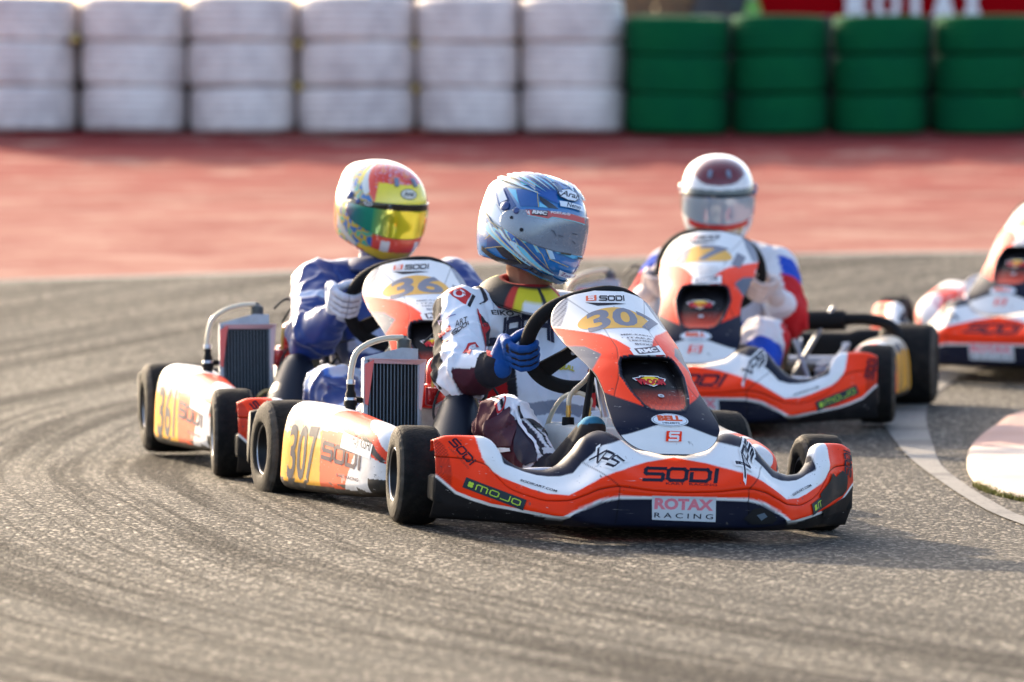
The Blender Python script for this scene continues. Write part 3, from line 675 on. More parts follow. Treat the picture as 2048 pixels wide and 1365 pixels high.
def wheel(parent, name, loc, r, w, face, steer=0, roll=0.):
    e = empty(name, parent, loc); e.rotation_euler = (roll, 0, steer)
    v, f, c = TY[(r, w)]; t = v
    o = mk('tyre', v, f, M_rubber, e, cols=c)
    rm = build_rim(w, face).build('rim', M_rim, e)
    b = MB(); Mx = Matrix.Rotation(R(90*face), 4, 'Y'); z0 = -.01
    b.lathe([(0, z0-.02), (.046, z0-.02), (.047, z0), (.02, z0+.004), (.018, z0+.022), (.012, z0+.024), (0, z0+.024)], Mx, 28)
    for k in range(3):
        a = k*2.094; b.lathe([(0, z0), (.005, z0), (.005, z0+.012), (0, z0+.012)], Mx @ Matrix.Translation((.033*math.cos(a), .033*math.sin(a), 0)), 8)
    b.build('hub', M_alu, e)
    b = MB(); b.lathe([(.0703, w/2*.84-.001), (.0716, w/2*.84+.003), (.0695, w/2*.84+.006), (.0680, w/2*.84+.004)], Mx, 48)
    b.build('rim_lip', M_steel, e)
    for k in range(3):                       # wheel nuts and a small sticker on the rim's web
        a = k*2.094+.5; b = MB(); b.lathe([(0, .016), (.007, .016), (.007, .030), (.004, .032), (.004, .040), (0, .040)], Mx @ Matrix.Translation((.030*math.cos(a), .030*math.sin(a), 0)), 6); b.build('wheel_nut', M_steel, e)
    b = MB(); b.box((face*.006, -.012, -.026), (.002, .026, .018), b=.0005); b.build('rim_sticker', mat('blue_sticker', (.02, .06, .35), .4), e, smooth=False)
    return e
TY = {(.13, .122): build_tyre(.13, .122), (.14, .205): build_tyre(.14, .205)}

def mojo(P, o, e, t, word):
    o, e, t = map(Vector, (o, e, t)); q = lambda a, b: o+(e-o)*a+(t-o)*b
    P.poly([q(0, 0), q(1, 0), q(1, 1), q(0, 1)], (.02, .035, .045))
    w_ = .73 if len(word) > 1 else .17
    P.text(word, q(.2, .25), q(.2+w_, .25), q(.2, .76), (.42, .62, .05), wide=True, w=.16, gap=.3)
    for k in range(4):
        a = k*1.571+.78; P.disc(q(.11+.028*math.cos(a), .5+.16*math.sin(a)), (e-o)*.026, (t-o)*.14, (.42, .62, .05), n=10)
def go_kart(num, label, steer=0., tape=False, name_tag=None):
    K = empty('go_kart'); tag(K, label, 'go-kart', 'orange, white and navy racing karts')
    # ---- nose fairing
    V, nv, x, cz = nose_surface(); nx = len(x); X = V[:, :, 0]; Z = V[:, :, 2]; A = np.abs(X)
    C = supersample(lambda X_, Z_: nose_col(X_, Z_), X, Z)
    d = np.abs(Z-cz)/.0022; C[:] = C*(1-.93*np.exp(-d*d)[:, :, None])+.001   # black moulding line
    for (xa, za, xb, zb2) in ((.174, .137, .262, .205), (.174, .137, .180, .045)):
        D = dist_poly(A, Z, [(xa, za), (xb, zb2)]); C[:] = C*(1-.9*np.exp(-(D/.0014)**2)[:, :, None])
    nose = mk('nose_fairing', V.reshape(-1, 3), grid_faces(nx, nv), M_body, K, cols=C.reshape(-1, 3)); solid(nose, .004, 1)
    nb_ = bvh_of(nose)
    P = Print(nb_, (0, .3, .1))
    ny = lambda x_, z_: (x_, -.5, z_)
    # central word, sub-line and sticker
    P.text('SODI', ny(-.1076, .1535), ny(.0933, .1520), ny(-.096, .1845), NAVY, wide=True, w=.24, gap=.2, slant=.15)
    P.text('KART  RACING', ny(-.0494, .1440), ny(.0884, .1425), ny(-.0486, .1495), NAVY, bold=0)
    P.build('lettering', M_print, nose)
    P.poly([ny(-.0881, .1152), ny(.0859, .113), ny(.0889, .0500), ny(-.084, .0535)], (.55, .57, .6), n=(0, -1, 0))
    P.text('ROTAX', ny(-.080, .0805), ny(.080, .0785), ny(-.080, .1105), (.72, .20, .25), bold=.05)
    P.text('R A C I N G', ny(-.079, .0595), ny(.081, .0570), ny(-.079, .0725), NAVY, bold=.01)
    P.build('sticker', M_print, nose)
    for s in (-1, 1):
        if s < 0:
            a0, a1, a2 = (-.230, -.455, .2015), (-.176, -.50, .1720), (-.205, -.44, .2330)
        else:
            a0, a1, a2 = (.166, -.535, .163), (.226, -.43, .2250), (.155, -.50, .200)
        for kk, cc in ((1.0, WHITE), (0, NAVY)):
            a0v, a1v, a2v = map(Vector, (a0, a1, a2)); e = (a1v-a0v).normalized()*.004*kk; g_ = (a2v-a0v).normalized()*.004*kk
            P.text('XPS', a0v-e-g_, a1v+e-g_, a2v-e+g_, cc, wide=True, w=.34 if kk else .2, gap=.12, slant=.25)
        P.build('sticker', M_print, nose)
        if s < 0:
            P.text('SODI', (-.5339, -.227, .2222), (-.4971, -.2963, .1682), (-.520, -.2332, .2345), NAVY, wide=True, w=.22, gap=.25, slant=.1)
            P.text('KART RACING', (-.537, -.23, .205), (-.500, -.29, .157), (-.534, -.23, .209), (.3, .05, .03), bold=0)
            P.build('lettering', M_print, nose)
            mojo(P, (-.5184, -.2927, .1145), (-.3945, -.4277, .0654), (-.5102, -.2982, .1408), 'MOJO')
            P.build('sticker', M_print, nose)
            P.text('SODIKART.COM', (-.385, -.38, .133), (-.300, -.44, .1065), (-.383, -.38, .1385), NAVY, bold=.02)
        else:
            P.text('SODI', (.5494, -.2393, .1531), (.560, -.20, .216), (.526, -.262, .1608), NAVY, wide=True, w=.22, gap=.25, slant=.1)
            P.text('KART RACING', (.554, -.23, .160), (.562, -.20, .205), (.550, -.23, .161), (.3, .05, .03), bold=0)
            P.build('lettering', M_print, nose)
            mojo(P, (.3945, -.4277, .0654), (.5184, -.2927, .1145), (.3884, -.4348, .0942), 'M' if tape else 'MOJO')
            P.build('sticker', M_print, nose)
            P.text('SODIKART.COM', (.300, -.44, .1065), (.385, -.38, .133), (.298, -.44, .112), NAVY, bold=.02)
    P.build('lettering', M_print, nose)
    if tape:
        P.poly([(.428, -.34, .118), (.468, -.30, .150), (.482, -.30, .172), (.500, -.27, .160), (.530, -.25, .176), (.548, -.23, .160), (.545, -.24, .128), (.53, -.24, .112), (.47, -.30, .096), (.432, -.34, .083)], (.012, .013, .015), off=.004, n=(0, -1, 0)); P.build('tape', M_print, nose)
        P.poly([(.44, -.34, .078), (.50, -.28, .094), (.555, -.22, .112), (.56, -.22, .085), (.53, -.24, .070), (.45, -.32, .058)], (.01, .01, .012), off=.0035, n=(0, -1, 0)); P.build('tape', M_print, nose)
        P.poly([(.19, -.53, .086), (.215, -.53, .089), (.245, -.53, .078), (.262, -.53, .060), (.25, -.53, .048), (.19, -.53, .046), (.165, -.53, .060)], (.012, .012, .013), off=.0035, n=(0, -1, 0))
        P.poly([(.20, -.53, .070), (.222, -.53, .076), (.232, -.53, .066), (.215, -.53, .056)], (.10, .13, .16), off=.0042, n=(0, -1, 0)); P.build('scuffed_hole', M_print, nose)
    P.build('lettering', M_print, nose)
    for s in (-1, 1):                       # thick black bumper end below the tip
        b = MB(); v = []; ycs = np.linspace(0, 1, 12)
        sec = []
        for t in ycs:
            xx = .545+.036*math.sin(min(1, t*3)*math.pi/2); yy = -.250+.07*t; top = .142; bot = .068+.008*t
            sec.append([(s*(xx-.10*(1)), yy+.02, bot), (s*(xx-.006), yy, bot), (s*xx, yy, bot+.006), (s*xx, yy, top-.006), (s*(xx-.006), yy, top), (s*(xx-.10), yy+.03, top)])
        for q in sec: v += q
        f = grid_faces(12, 6).tolist(); f += [tuple(range(6)), tuple(66+i for i in range(6))[::-1]]
        b.add(v, f); b.build('bumper_end', M_blackpl, K)
    # ---- front panel
    X, Y, Z = nassau_surface(); A = np.abs(X)
    ins = inpoly(X, Z, SCOOP); D = dist_poly(X, Z, SCOOP)
    dep = np.where(ins, np.clip(D/.012, 0, 1)**.7*(.012+.055*np.clip((Z-.325)/.13, 0, 1)**.8), 0)
    Y = Y+dep
    rimc = (~ins) & (D < .004); Y = np.where(~ins, Y-.0035*np.exp(-(D/.004)**2), Y)
    C = supersample(panel_col, X, Z)
    for pl_ in ([(.118, .612), (.060, .545), (.0605, .48), (.088, .4015), (.1126, .3575)],):
        for q in range(len(pl_)-1):
            D2 = dist_poly(A, Z, [pl_[q], pl_[q+1]]); k = np.exp(-(D2/.0011)**2)[:, :, None]; C = C*(1-.85*k); Y = Y+.0012*k[:, :, 0]
    uu = np.abs(np.linspace(-1, 1, X.shape[0]))[:, None]*np.ones_like(X); C[(uu > .982) & (Z < .42)] = NAVY; C[Z < .2185] = NAVY
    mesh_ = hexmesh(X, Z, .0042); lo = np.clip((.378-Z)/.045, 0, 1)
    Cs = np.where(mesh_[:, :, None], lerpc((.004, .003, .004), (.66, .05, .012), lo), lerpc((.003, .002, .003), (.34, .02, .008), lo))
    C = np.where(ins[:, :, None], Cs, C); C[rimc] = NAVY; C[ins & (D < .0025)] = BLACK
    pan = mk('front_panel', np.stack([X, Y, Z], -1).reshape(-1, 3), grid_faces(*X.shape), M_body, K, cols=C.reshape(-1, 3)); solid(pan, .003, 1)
    P = Print(bvh_of(pan), (0, .6, .35)); py = lambda x_, z_, y_=-.2: (x_, y_, z_)
    P.disc((-.016, .0, .566), (.098, 0, 0), (-.004, .034, .038), (.80, .43, .10), n=48)
    P.poly([(-.075, .07, .594), (.00, .07, .596), (.03, .07, .594), (-.01, .07, .591), (-.05, .07, .587)], NAVY, n=(0, -1, 0))
    if len(num) == 3:
        w3 = .210; xs0 = -.100
    P.text(num, (xs0, -.03, .535), (xs0+w3, -.03, .533), (xs0+.014, .05, .590), (.22, .22, .26), bold=.03, maxe=.006)
    P.build('race_number', M_print, pan)
    P.poly([(-.0716, .08, .5978), (-.0471, .08, .6002), (-.0407, .08, .6146), (-.0663, .08, .6109)], (.75, .12, .05), n=(0, -1, 0))
    P.text('S', (-.064, .08, .6010), (-.052, .08, .6020), (-.061, .08, .6105), WHITE, wide=True, w=.28)
    P.text('SODI', (-.0398, .08, .6005), (.0302, .08, .6025), (-.034, .08, .6127), NAVY, wide=True, w=.24, gap=.25)
    P.build('lettering', M_print, pan)
    for k, (t, a, b_, z0, z1) in enumerate([('MBK-KARTS', -.0316, .055, .5178, .523), ('ITAKA', -.0209, .050, .5075, .514), ('TEKNEEX', -.0248, .052, .4995, .505), ('BOXS', -.0116, .040, .4888, .496)]):
        yy = float(cint(z0, [.46, .52], [-.195, -.08])); P.text(t, (a, yy, z0), (b_, yy, z0), (a, yy+.005, z1), (.10, .10, .13), bold=.02)
    P.build('lettering', M_print, pan)
    P.poly([(-.0348, -.2, .4781), (.058, -.2, .4890), (.062, -.2, .4660), (-.0323, -.2, .4640)], WHITE, n=(0, -1, 0)); P.poly([(-.023, -.2, .4800), (.046, -.2, .4875), (.050, -.2, .4730), (-.019, -.2, .4665)], (.10, .08, .10), n=(0, -1, 0))
    P.text('RMC', (-.014, -.2, .4690), (.043, -.2, .4745), (-.016, -.2, .4785), WHITE, bold=.05)
    P.build('sticker', M_print, pan)
    ey = -.225
    P2 = [(-.046, .4035), (-.028, .407), (-.026, .411), (.026, .411), (.028, .407), (.046, .4035), (.040, .394), (.024, .391), (.016, .379), (0, .371), (-.016, .379), (-.024, .391), (-.040, .394)]
    P.poly([(a, ey, z) for a, z in P2], WHITE, n=(0, -1, .3)); P.poly([(a*.9, ey, .3915+(z-.3915)*.86) for a, z in P2], (.05, .02, .02), n=(0, -1, .3))
    P.poly([(a*.52, ey, .391+(z-.391)*.86) for a, z in P2], (.85, .55, .03), n=(0, -1, .3))
    P.text('VROOM', (-.038, ey, .3885), (.038, ey, .3885), (-.040, ey, .4035), (.55, .02, .03), bold=.07)
    P.build('emblem', M_print, pan)
    P.disc((.008, -.30, .3585), (.0085, 0, 0), (0, .003, .0060), (.5, .5, .52)); P.disc((.008, -.30, .3585), (.004, 0, 0), (0, .001, .0028), (.2, .2, .22))
    P.build('bolt_head', M_print, pan)
    P.disc((0, -.41, .3035), (.050, 0, 0), (0, .01, .0185), (.70, .72, .76), n=40); P.disc((0, -.41, .3035), (.0465, 0, 0), (0, .01, .0162), NAVY, n=40); P.disc((0, -.41, .3035), (.0452, 0, 0), (0, .01, .0152), (.72, .74, .78), n=40)
    P.text('BELL', (-.033, -.41, .3005), (.033, -.41, .3005), (-.033, -.41, .3140), (.70, .10, .03), bold=.07); P.text('HELMETS', (-.023, -.41, .2940), (.023, -.41, .2940), (-.023, -.41, .2975), NAVY, bold=.03)
    P.build('oval_sticker', M_print, pan)
    P.poly([(-.0225, -.435, .2475), (.0195, -.435, .2475), (.0255, -.435, .2765), (-.0165, -.435, .2765)], ORANGE, n=(0, -1, .2))
    P.text('S', (-.0125, -.435, .2520), (.0120, -.435, .2520), (-.0085, -.435, .2725), WHITE, wide=True, w=.27)
    P.build('square_emblem', M_print, pan)
    # ---- side pods
    for s in (-1, 1):
        V = pod_surface(s); n0, n1 = V.shape[:2]; Yp = V[:, :, 1]; Zp = V[:, :, 2]; Xp = np.abs(V[:, :, 0])
        C = np.zeros(V.shape); C[:] = WHITE
        face = Zp
        yb = .70+.0*Zp
        C[(Yp > .635+.12*(Zp-.15)) & (Zp < .262)] = (.86, .40, .02)
        m = (Yp <= .635+.12*(Zp-.15)) & (Yp > .40+.5*(.20-Zp)) & (Zp < .215); C[m] = (.78, .10, .03)
        m = (Yp < .40) & (Zp > .175+.6*(.40-Yp)*0) & (Yp > .25); 
        C[dist_poly(Yp, Zp*1.0, [(.62, .262), (.45, .245), (.33, .205), (.26, .15)]) < .011] = ORANGE
        C[dist_poly(Yp, Zp*1.0, [(.42, .226), (.33, .186), (.28, .150)]) < .006] = NAVY
        sc = np.array([noise.noise(Vector((a*22, b*70, 3.3))) for a, b in zip(Yp.ravel()*1.0, Zp.ravel())]).reshape(Yp.shape)
        m = (sc > .38) & (Zp < .16) & (Yp < .62); C[m] = C[m]*.55+np.array((.6, .52, .45))*.45
        m = (Yp >= .64) & (Zp > .205+.03*sc) & (Zp < .262); C[m] = (.60, .50, .38)
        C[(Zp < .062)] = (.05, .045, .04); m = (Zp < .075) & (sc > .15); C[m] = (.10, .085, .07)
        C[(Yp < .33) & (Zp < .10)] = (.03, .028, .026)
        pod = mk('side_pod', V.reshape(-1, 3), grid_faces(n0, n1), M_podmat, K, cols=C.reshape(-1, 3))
        P = Print(bvh_of(pod), (s*.3, .5, .15)); X0 = s*.66
        q = lambda y_, z_: (X0, y_, z_)
        if s < 0: L = lambda ya, yb2: (ya, yb2)      # text reads from rear to front on the driver's right
        ya, yb2 = (.83, .662) if s < 0 else (.662, .83)
        P.text(num, q(ya, .068), q(yb2, .070), q(ya, .222), (.10, .09, .10), bold=.02, maxe=.01)
        P.build('race_number', M_print, pod)
        ya, yb2 = (.62, .375) if s < 0 else (.375, .62)
        P.text('SODI', q(ya, .140 if s < 0 else .122), q(yb2, .122 if s < 0 else .140), q(ya, .184 if s < 0 else .166), (.10, .07, .09), wide=True, w=.26, gap=.25)
        ya, yb2 = (.52, .38) if s < 0 else (.38, .52)
        P.text('KART RACING', q(ya, .095), q(yb2, .088), q(ya, .104), (.12, .07, .09), bold=.01)
        P.build('lettering', M_print, pod)
        if name_tag is not None:
            a, b2 = (.51, .327) if s < 0 else (.327, .51)
            za, zb_ = (.222, .203) if s < 0 else (.203, .222)
            P.poly([q(a, za), q(b2, zb_), q(b2, zb_-.041), q(a, za-.043)], (.74, .74, .74), n=(s, 0, .15))
            t0, t1 = (.443, .335) if s < 0 else (.335, .443)
            if name_tag: P.text(name_tag, q(t0, za-.042), q(t1, zb_-.038), q(t0, za-.008), (.02, .02, .025), bold=.02, maxe=.005)
            P.disc(q(.475, (za+zb_)/2-.020), (0, .010, 0), (0, 0, .010), (.72, .25, .2))
        P.build('name_sticker', M_print, pod)
    # ---- wheels
    wheel(K, 'front_wheel', (-.565, 0, .13), .13, .122, -1, R(steer), .3); wheel(K, 'front_wheel', (.565, 0, .13), .13, .122, 1, R(steer), 1.1)
    wheel(K, 'rear_wheel', (-.615, 1.05, .14), .14, .205, -1, 0, .7); wheel(K, 'rear_wheel', (.615, 1.05, .14), .14, .205, 1, 0, 2.)
    b = MB(); b.tube([(-.56, 1.05, .14), (.56, 1.05, .14)], .025, 16)
    for s in (-1, 1): b.lathe([(0, -.03), (.04, -.03), (.04, .03), (0, .03)], Matrix.Translation((s*.47, 1.05, .14)) @ Matrix.Rotation(R(90), 4, 'Y'), 20)
    b.build('rear_axle', M_steel, K)
    for s in (-1, 1):
        b = MB(); b.tube([(s*.38, .0, .12), (s*.54, 0, .13)], .014, 12); b.tube([(s*.385, 0, .07), (s*.38, 0, .17)], .020, 14); b.tube([(s*.40, .01, .12), (s*.35, .13, .12)], .008, 8)
        b.lathe([(0, 0), (.022, 0), (.024, .01), (.018, .016), (.018, .03), (0, .03)], Matrix.Translation((s*.38, 0, .165)), 16)
        b.build('stub_axle', M_alu, K)
        b = MB(); b.tube([(s*.35, .13, .12), (s*.05, .05, .115)], .007, 8); b.build('track_rod', M_steel, K)
    # ---- frame, floor, bumpers
    b = MB()
    for s in (-1, 1):
        b.tube(spline([(s*.12, -.42, .07), (s*.20, -.33, .06), (s*.27, -.15, .055), (s*.30, .05, .055), (s*.32, .4, .055), (s*.33, .8, .06), (s*.33, 1.16, .07)], 6), .016, 12)
        b.tube([(s*.29, 0, .06), (s*.40, 0, .07)], .016, 10)
        b.tube(spline([(s*.30, .25, .06), (s*.44, .30, .07), (s*.52, .36, .09), (s*.54, .55, .10), (s*.50, .78, .09), (s*.33, .85, .07)], 6), .012, 10)
    for y_, w_2 in ((-.42, .12), (-.2, .25), (.42, .32), (.95, .33), (1.15, .33)): b.tube([(-w_2, y_, .06), (w_2, y_, .06)], .015, 12)
    b.build('frame', M_frame, K)
    b = MB(); b.box((0, .04, .045), (.52, .86, .004), b=.001); b.build('floor_tray', M_alu, K)
    b = MB(); b.tube(spline([(-.17, -.37, .17), (-.15, -.39, .175), (0, -.395, .178), (.15, -.39, .175), (.17, -.37, .17)], 6), .011, 12)
    for s in (-1, 1): b.tube(spline([(s*.17, -.37, .17), (s*.20, -.34, .15), (s*.22, -.25, .09), (s*.24, -.12, .06)], 6), .010, 10)
    for s in (-1, 1): b.tube(spline([(s*.20, -.36, .165), (s*.33, -.30, .16), (s*.41, -.20, .14), (s*.42, -.02, .10)], 6), .010, 10)
    b.build('front_bumper_bar', M_steel, K)
    sec = []; v = []
    for t in np.linspace(-1, 1, 41):
        xx = t*.715; yy = 1.225-.03*abs(t)**6*1.5; e_ = max(0, (abs(t)-.93)/.07)
        for j in range(13):
            a = 2*math.pi*j/12; v.append((xx, yy+.035*math.cos(a)*(1-.3*e_), .155+.085*math.copysign(abs(math.sin(a))**.6, math.sin(a))*(1-.12*e_)+(.012 if abs(t) > .6 else 0)))
    f = grid_faces(41, 13).tolist()+[tuple(range(13)), tuple(40*13+j for j in range(13))[::-1]]
    mk('rear_bumper', v, f, M_blackpl, K)
    # ---- seat: shell wrapped round the driver
    v = []; nu, nv2 = 41, 26
    for i in range(nu):
        a = math.pi*(i/(nu-1)); ca, sa = -math.cos(a), math.sin(a)
        for j in range(nv2):
            t = j/(nv2-1)
            h_edge = .17+.30*sa**2.2; z = .055+t*h_edge
            rr = min(1, (t*h_edge/.08))**.45*(1+.10*t)
            v.append((ca*.205*rr, .72+sa*.30*rr*(.72+.28*t)-.0, z))
    seat = mk('seat', v, grid_faces(nu, nv2), M_tan, K); solid(seat, .008, 1)
    b = MB(); b.box((0, .62, .06), (.34, .36, .02), b=.009); b.build('seat_base', M_tan, seat)
    # ---- steering
    tilt = R(33); hc = Vector((-.01, .28, .492)); nrm = Vector((0, math.cos(tilt), math.sin(tilt))); uy = Vector((0, -math.sin(tilt), math.cos(tilt))); ux = Vector((1, 0, 0))
    rot = R(steer*-3.2)
    ux2 = ux*math.cos(rot)+uy*math.sin(rot); uy2 = uy*math.cos(rot)-ux*math.sin(rot)
    def ring(a):
        x_, y_ = math.cos(a), math.sin(a); k = 1-.10*max(0, y_)**6; return hc+ux2*(.168*x_)+uy2*(.160*y_*k)
    b = MB(); b.tube([ring(2*math.pi*i/72) for i in range(72)], .0200, 14, close=True); sw = b.build('steering_wheel', M_grip, K)
    for a in (R(90), R(205), R(-25)):
        b = MB(); p = ring(a); d = (hc-p).normalized(); sd_ = d.cross(nrm).normalized(); v = []
        for q, wd in ((p+d*.005, .030), (p*.45+hc*.55-nrm*.006, .022), (hc-nrm*.012, .026)):
            v += [q-sd_*wd-nrm*.003, q+sd_*wd-nrm*.003, q+sd_*wd+nrm*.003, q-sd_*wd+nrm*.003]
        b.add(v, [(0, 1, 2, 3)]+[(i+j, i+(j+1) % 4, i+4+(j+1) % 4, i+4+j) for i in (0, 4) for j in range(4)]+[(11, 10, 9, 8)])
        b.build('spoke', M_grip, sw, smooth=False)
        b = MB(); mid = p*.30+hc*.70-nrm*.012; b.lathe([(0, -.002), (.006, -.002), (.0075, 0), (.0075, .004), (0, .006)], Matrix.Translation(mid) @ (-nrm).to_track_quat('Z', 'Y').to_matrix().to_4x4(), 12); b.build('bolt', M_steel, sw)
    b = MB(); b.tube([hc-nrm*.02, hc-nrm*.12], .018, 14); b.build('steering_hub', M_blackpl, K)
    b = MB(); b.tube([hc-nrm*.04, (-.005, -.02, .12)], .0115, 14); b.build('steering_column', M_steel, K)
    b = MB(); b.tube([hc-nrm*.10, hc-nrm*.16], .021, 14)
    for s in (-1, 1): b.tube([hc-nrm*.14+ux*s*.02, (s*.12, .02, .07)], .009, 10)
    b.build('column_support', M_blackpl, K)
    # ---- fuel tank with hoses
    b = MB(); b.box((-.005, .17, .165), (.23, .30, .20), b=.022); b.box((.03, .10, .275), (.10, .08, .03), b=.008); tk = b.build('fuel_tank', M_tank, K)
    for xx, yy, mm in ((-.095, .16, M_blackpl), (-.048, .13, M_redpl)):
        b = MB(); b.lathe([(0, 0), (.016, 0), (.017, .004), (.016, .022), (0, .024)], Matrix.Translation((xx, yy, .262)), 20); b.build('tank_cap', mm, tk)
        b = MB(); b.tube([(xx, yy, .283), (xx, yy, .316)], .007, 10); b.lathe([(0, 0), (.009, 0), (.009, .004), (0, .004)], Matrix.Translation((xx, yy, .296)), 10); b.build('fitting', M_brass, tk)
    b = MB(); b.tube(spline([(-.095, .16, .31), (-.090, .16, .345), (-.05, .16, .385), (-.02, .16, .425), (0, .14, .47)], 8), .0068, 10); b.build('fuel_hose', M_hose, K)
    b = MB(); b.tube(spline([(-.048, .13, .31), (-.045, .13, .335), (-.07, .16, .35), (-.098, .22, .33), (-.11, .3, .25), (-.1, .36, .12)], 8), .0065, 10); b.build('fuel_hose', M_hose, K)
    # ---- pedals
    for s in (-1, 1):
        b = MB(); b.tube(spline([(s*.10, -.19, .06), (s*.12, -.22, .14), (s*.125, -.24, .215), (s*.16, -.24, .225), (s*.20, -.235, .222)], 5), .0075, 10); b.tube([(s*.22, -.25, .125), (s*.08, -.25, .125)], .0065, 10)
        b.tube([(s*.235, -.20, .055), (s*.09, -.19, .055)], .007, 10); b.build('pedal', M_steel, K)
    # ---- radiator on the driver's right
    rd = empty('radiator', K, (-.435, .70, .262)); rd.rotation_euler = (R(-8), 0, R(-4))
    b = MB(); w2, h2 = .070, .145
    b.box((-w2-.006, 0, 0), (.014, .034, 2*h2), b=.003); b.box((w2+.006, 0, 0), (.014, .034, 2*h2), b=.003); b.box((0, 0, -h2), (2*w2+.02, .036, .016), b=.004)
    v = [(-w2-.012, -.02, h2), (w2-.0, -.02, h2), (w2+.0, -.02, h2+.035), (w2-.045, -.02, h2+.037), (-w2-.012, -.02, h2+.008), (-w2-.012, .02, h2), (w2, .02, h2), (w2, .02, h2+.035), (w2-.045, .02, h2+.037), (-w2-.012, .02, h2+.008)]
    b.add(v, [(0, 1, 2, 3, 4), (9, 8, 7, 6, 5), (0, 4, 9, 5), (4, 3, 8, 9), (3, 2, 7, 8), (2, 1, 6, 7), (1, 0, 5, 6)]); b.build('radiator_tank', M_alu, rd)
    b = MB(); b.box((0, .003, 0), (2*w2, .018, 2*h2)); b.build('core', M_core, rd, smooth=False)
    fm = None
    for k in range(14):
        xk = -w2+.006+k*(2*w2-.012)/13
        if fm is None:
            b = MB(); b.box((0, 0, 0), (.0022, .020, 2*h2-.012)); o = b.build('fin', M_fin, rd, smooth=False); fm = o.data; o.location = (xk, -.004, 0)
        else:
            o = bpy.data.objects.new('fin', fm); link(o, rd); o.location = (xk, -.004, 0)
    pk = mat('pink_shroud', (.62, .42, .44), .35, coat=.4); rr_ = mat('red_shroud', (.60, .07, .05), .35, coat=.4)
    b = MB(); b.add([(-w2+.0, -.028, h2+.004), (w2+.020, -.034, h2+.004), (w2+.004, -.022, h2-.008), (-w2+.002, -.022, h2-.008)], [(0, 1, 2, 3)]); b.add([(w2+.020, -.034, h2+.004), (w2+.008, -.028, h2*.05), (w2+.002, -.022, h2*.10), (w2+.004, -.022, h2-.008)], [(3, 2, 1, 0)])
    o = b.build('shroud', pk, rd, smooth=False); solid(o, .002)
    b = MB(); b.add([(-w2-.010, -.024, h2-.012), (-w2+.014, -.031, h2+.0), (-w2-.002, -.028, h2*.12), (-w2-.010, -.024, h2*.16)], [(0, 1, 2, 3)]); o = b.build('side_shroud', rr_, rd, smooth=False); solid(o, .002)
    b = MB(); pr = []
    b.lathe([(0, 0), (.019, 0), (.0205, .004), (.0205, .026), (.014, .030), (.009, .033), (.007, .038), (0, .038)], Matrix.Translation((.034, 0, h2+.034)), 12); b.build('radiator_cap', mat('dark_cap', (.06, .07, .07), .5), rd)
    b = MB(); b.tube(spline([(.030, -.005, h2+.066), (-.02, -.01, h2+.062), (-.07, -.012, h2+.045), (-.105, -.012, h2+.015), (-.118, -.012, h2-.04), (-.118, -.012, h2-.08)], 8), .0085, 12); b.build('water_hose', M_hose, rd)
    b = MB(); Mt = Matrix.Translation((-.118, -.012, -.015)); b.lathe([(0, 0), (.012, 0), (.015, .004), (.015, .030), (.019, .034), (.019, .044), (.015, .048), (.015, .066), (.011, .074), (.011, .09), (0, .09)], Mt, 20); b.tube([(-.118, -.012, .035), (-.085, 0, .035)], .009, 8)
    b.build('thermostat', M_blackpl, rd)
    b = MB(); b.lathe([(.0153, .0), (.0165, .003), (.0165, .010), (.0153, .012)], Matrix.Translation((-.118, -.012, .027)), 20); b.build('clamp', M_steel, rd); b = MB(); b.lathe([(0, 0), (.0125, .0), (.0125, .012), (0, .014)], Matrix.Translation((-.118, -.012, .077)), 16); b.build('clamp', M_steel, rd)
    # ---- engine with airbox, carburettor and exhaust
    en = empty('engine', K, (-.27, .80, .12))
    b = MB(); b.box((0, .02, .02), (.13, .22, .13), b=.015); b.box((-.01, .03, .12), (.11, .12, .09), b=.012); b.lathe([(0, 0), (.06, 0), (.06, .03), (0, .03)], Matrix.Translation((-.06, .08, .03)) @ Matrix.Rotation(R(-90), 4, 'Y'), 28)
    for k in range(4): b.lathe([(0, 0), (.006, 0), (.006, .010), (0, .012)], Matrix.Translation((-.05+.08*(k % 2), -.01+.08*(k//2), .165)), 6)
    b.build('crankcase', M_alu, en)
    b = MB(); b.box((-.01, .03, .185), (.115, .125, .05), b=.014); b.box((-.04, -.03, .19), (.05, .05, .07), b=.012); b.tube(spline([(-.03, -.02, .22), (-.03, -.02, .27), (-.01, 0, .285), (.04, .01, .275)], 6), .015, 12); b.build('cylinder_head', M_redpl, en)
    b = MB(); b.box((-.005, -.16, .11), (.06, .07, .07), b=.01); b.tube([(-.03, -.19, .10), (.045, -.19, .10)], .012, 10); b.tube([(0, -.16, .14), (0, -.16, .20)], .016, 12)
    for k in range(5): b.lathe([(0, 0), (.006, 0), (.006, .014), (0, .016)], Matrix.Translation((-.045+.02*k, -.20, .06+.03*((k*7) % 3))) @ Matrix.Rotation(R(90), 4, 'X'), 6)
    b.build('carburettor', M_alu, en)
    b = MB(); b.tube([(0, -.16, .20), (0, -.16, .235)], .022, 14); b.tube([(0, -.16, .235), (.002, -.16, .262)], .008, 8); b.build('carburettor_cap', M_blackpl, en)
    b = MB(); b.lathe([(0, 0), (.009, 0), (.011, .008), (.009, .016), (0, .018)], Matrix.Translation((.002, -.16, .258)), 14); b.build('cable_nut', M_steel, en)
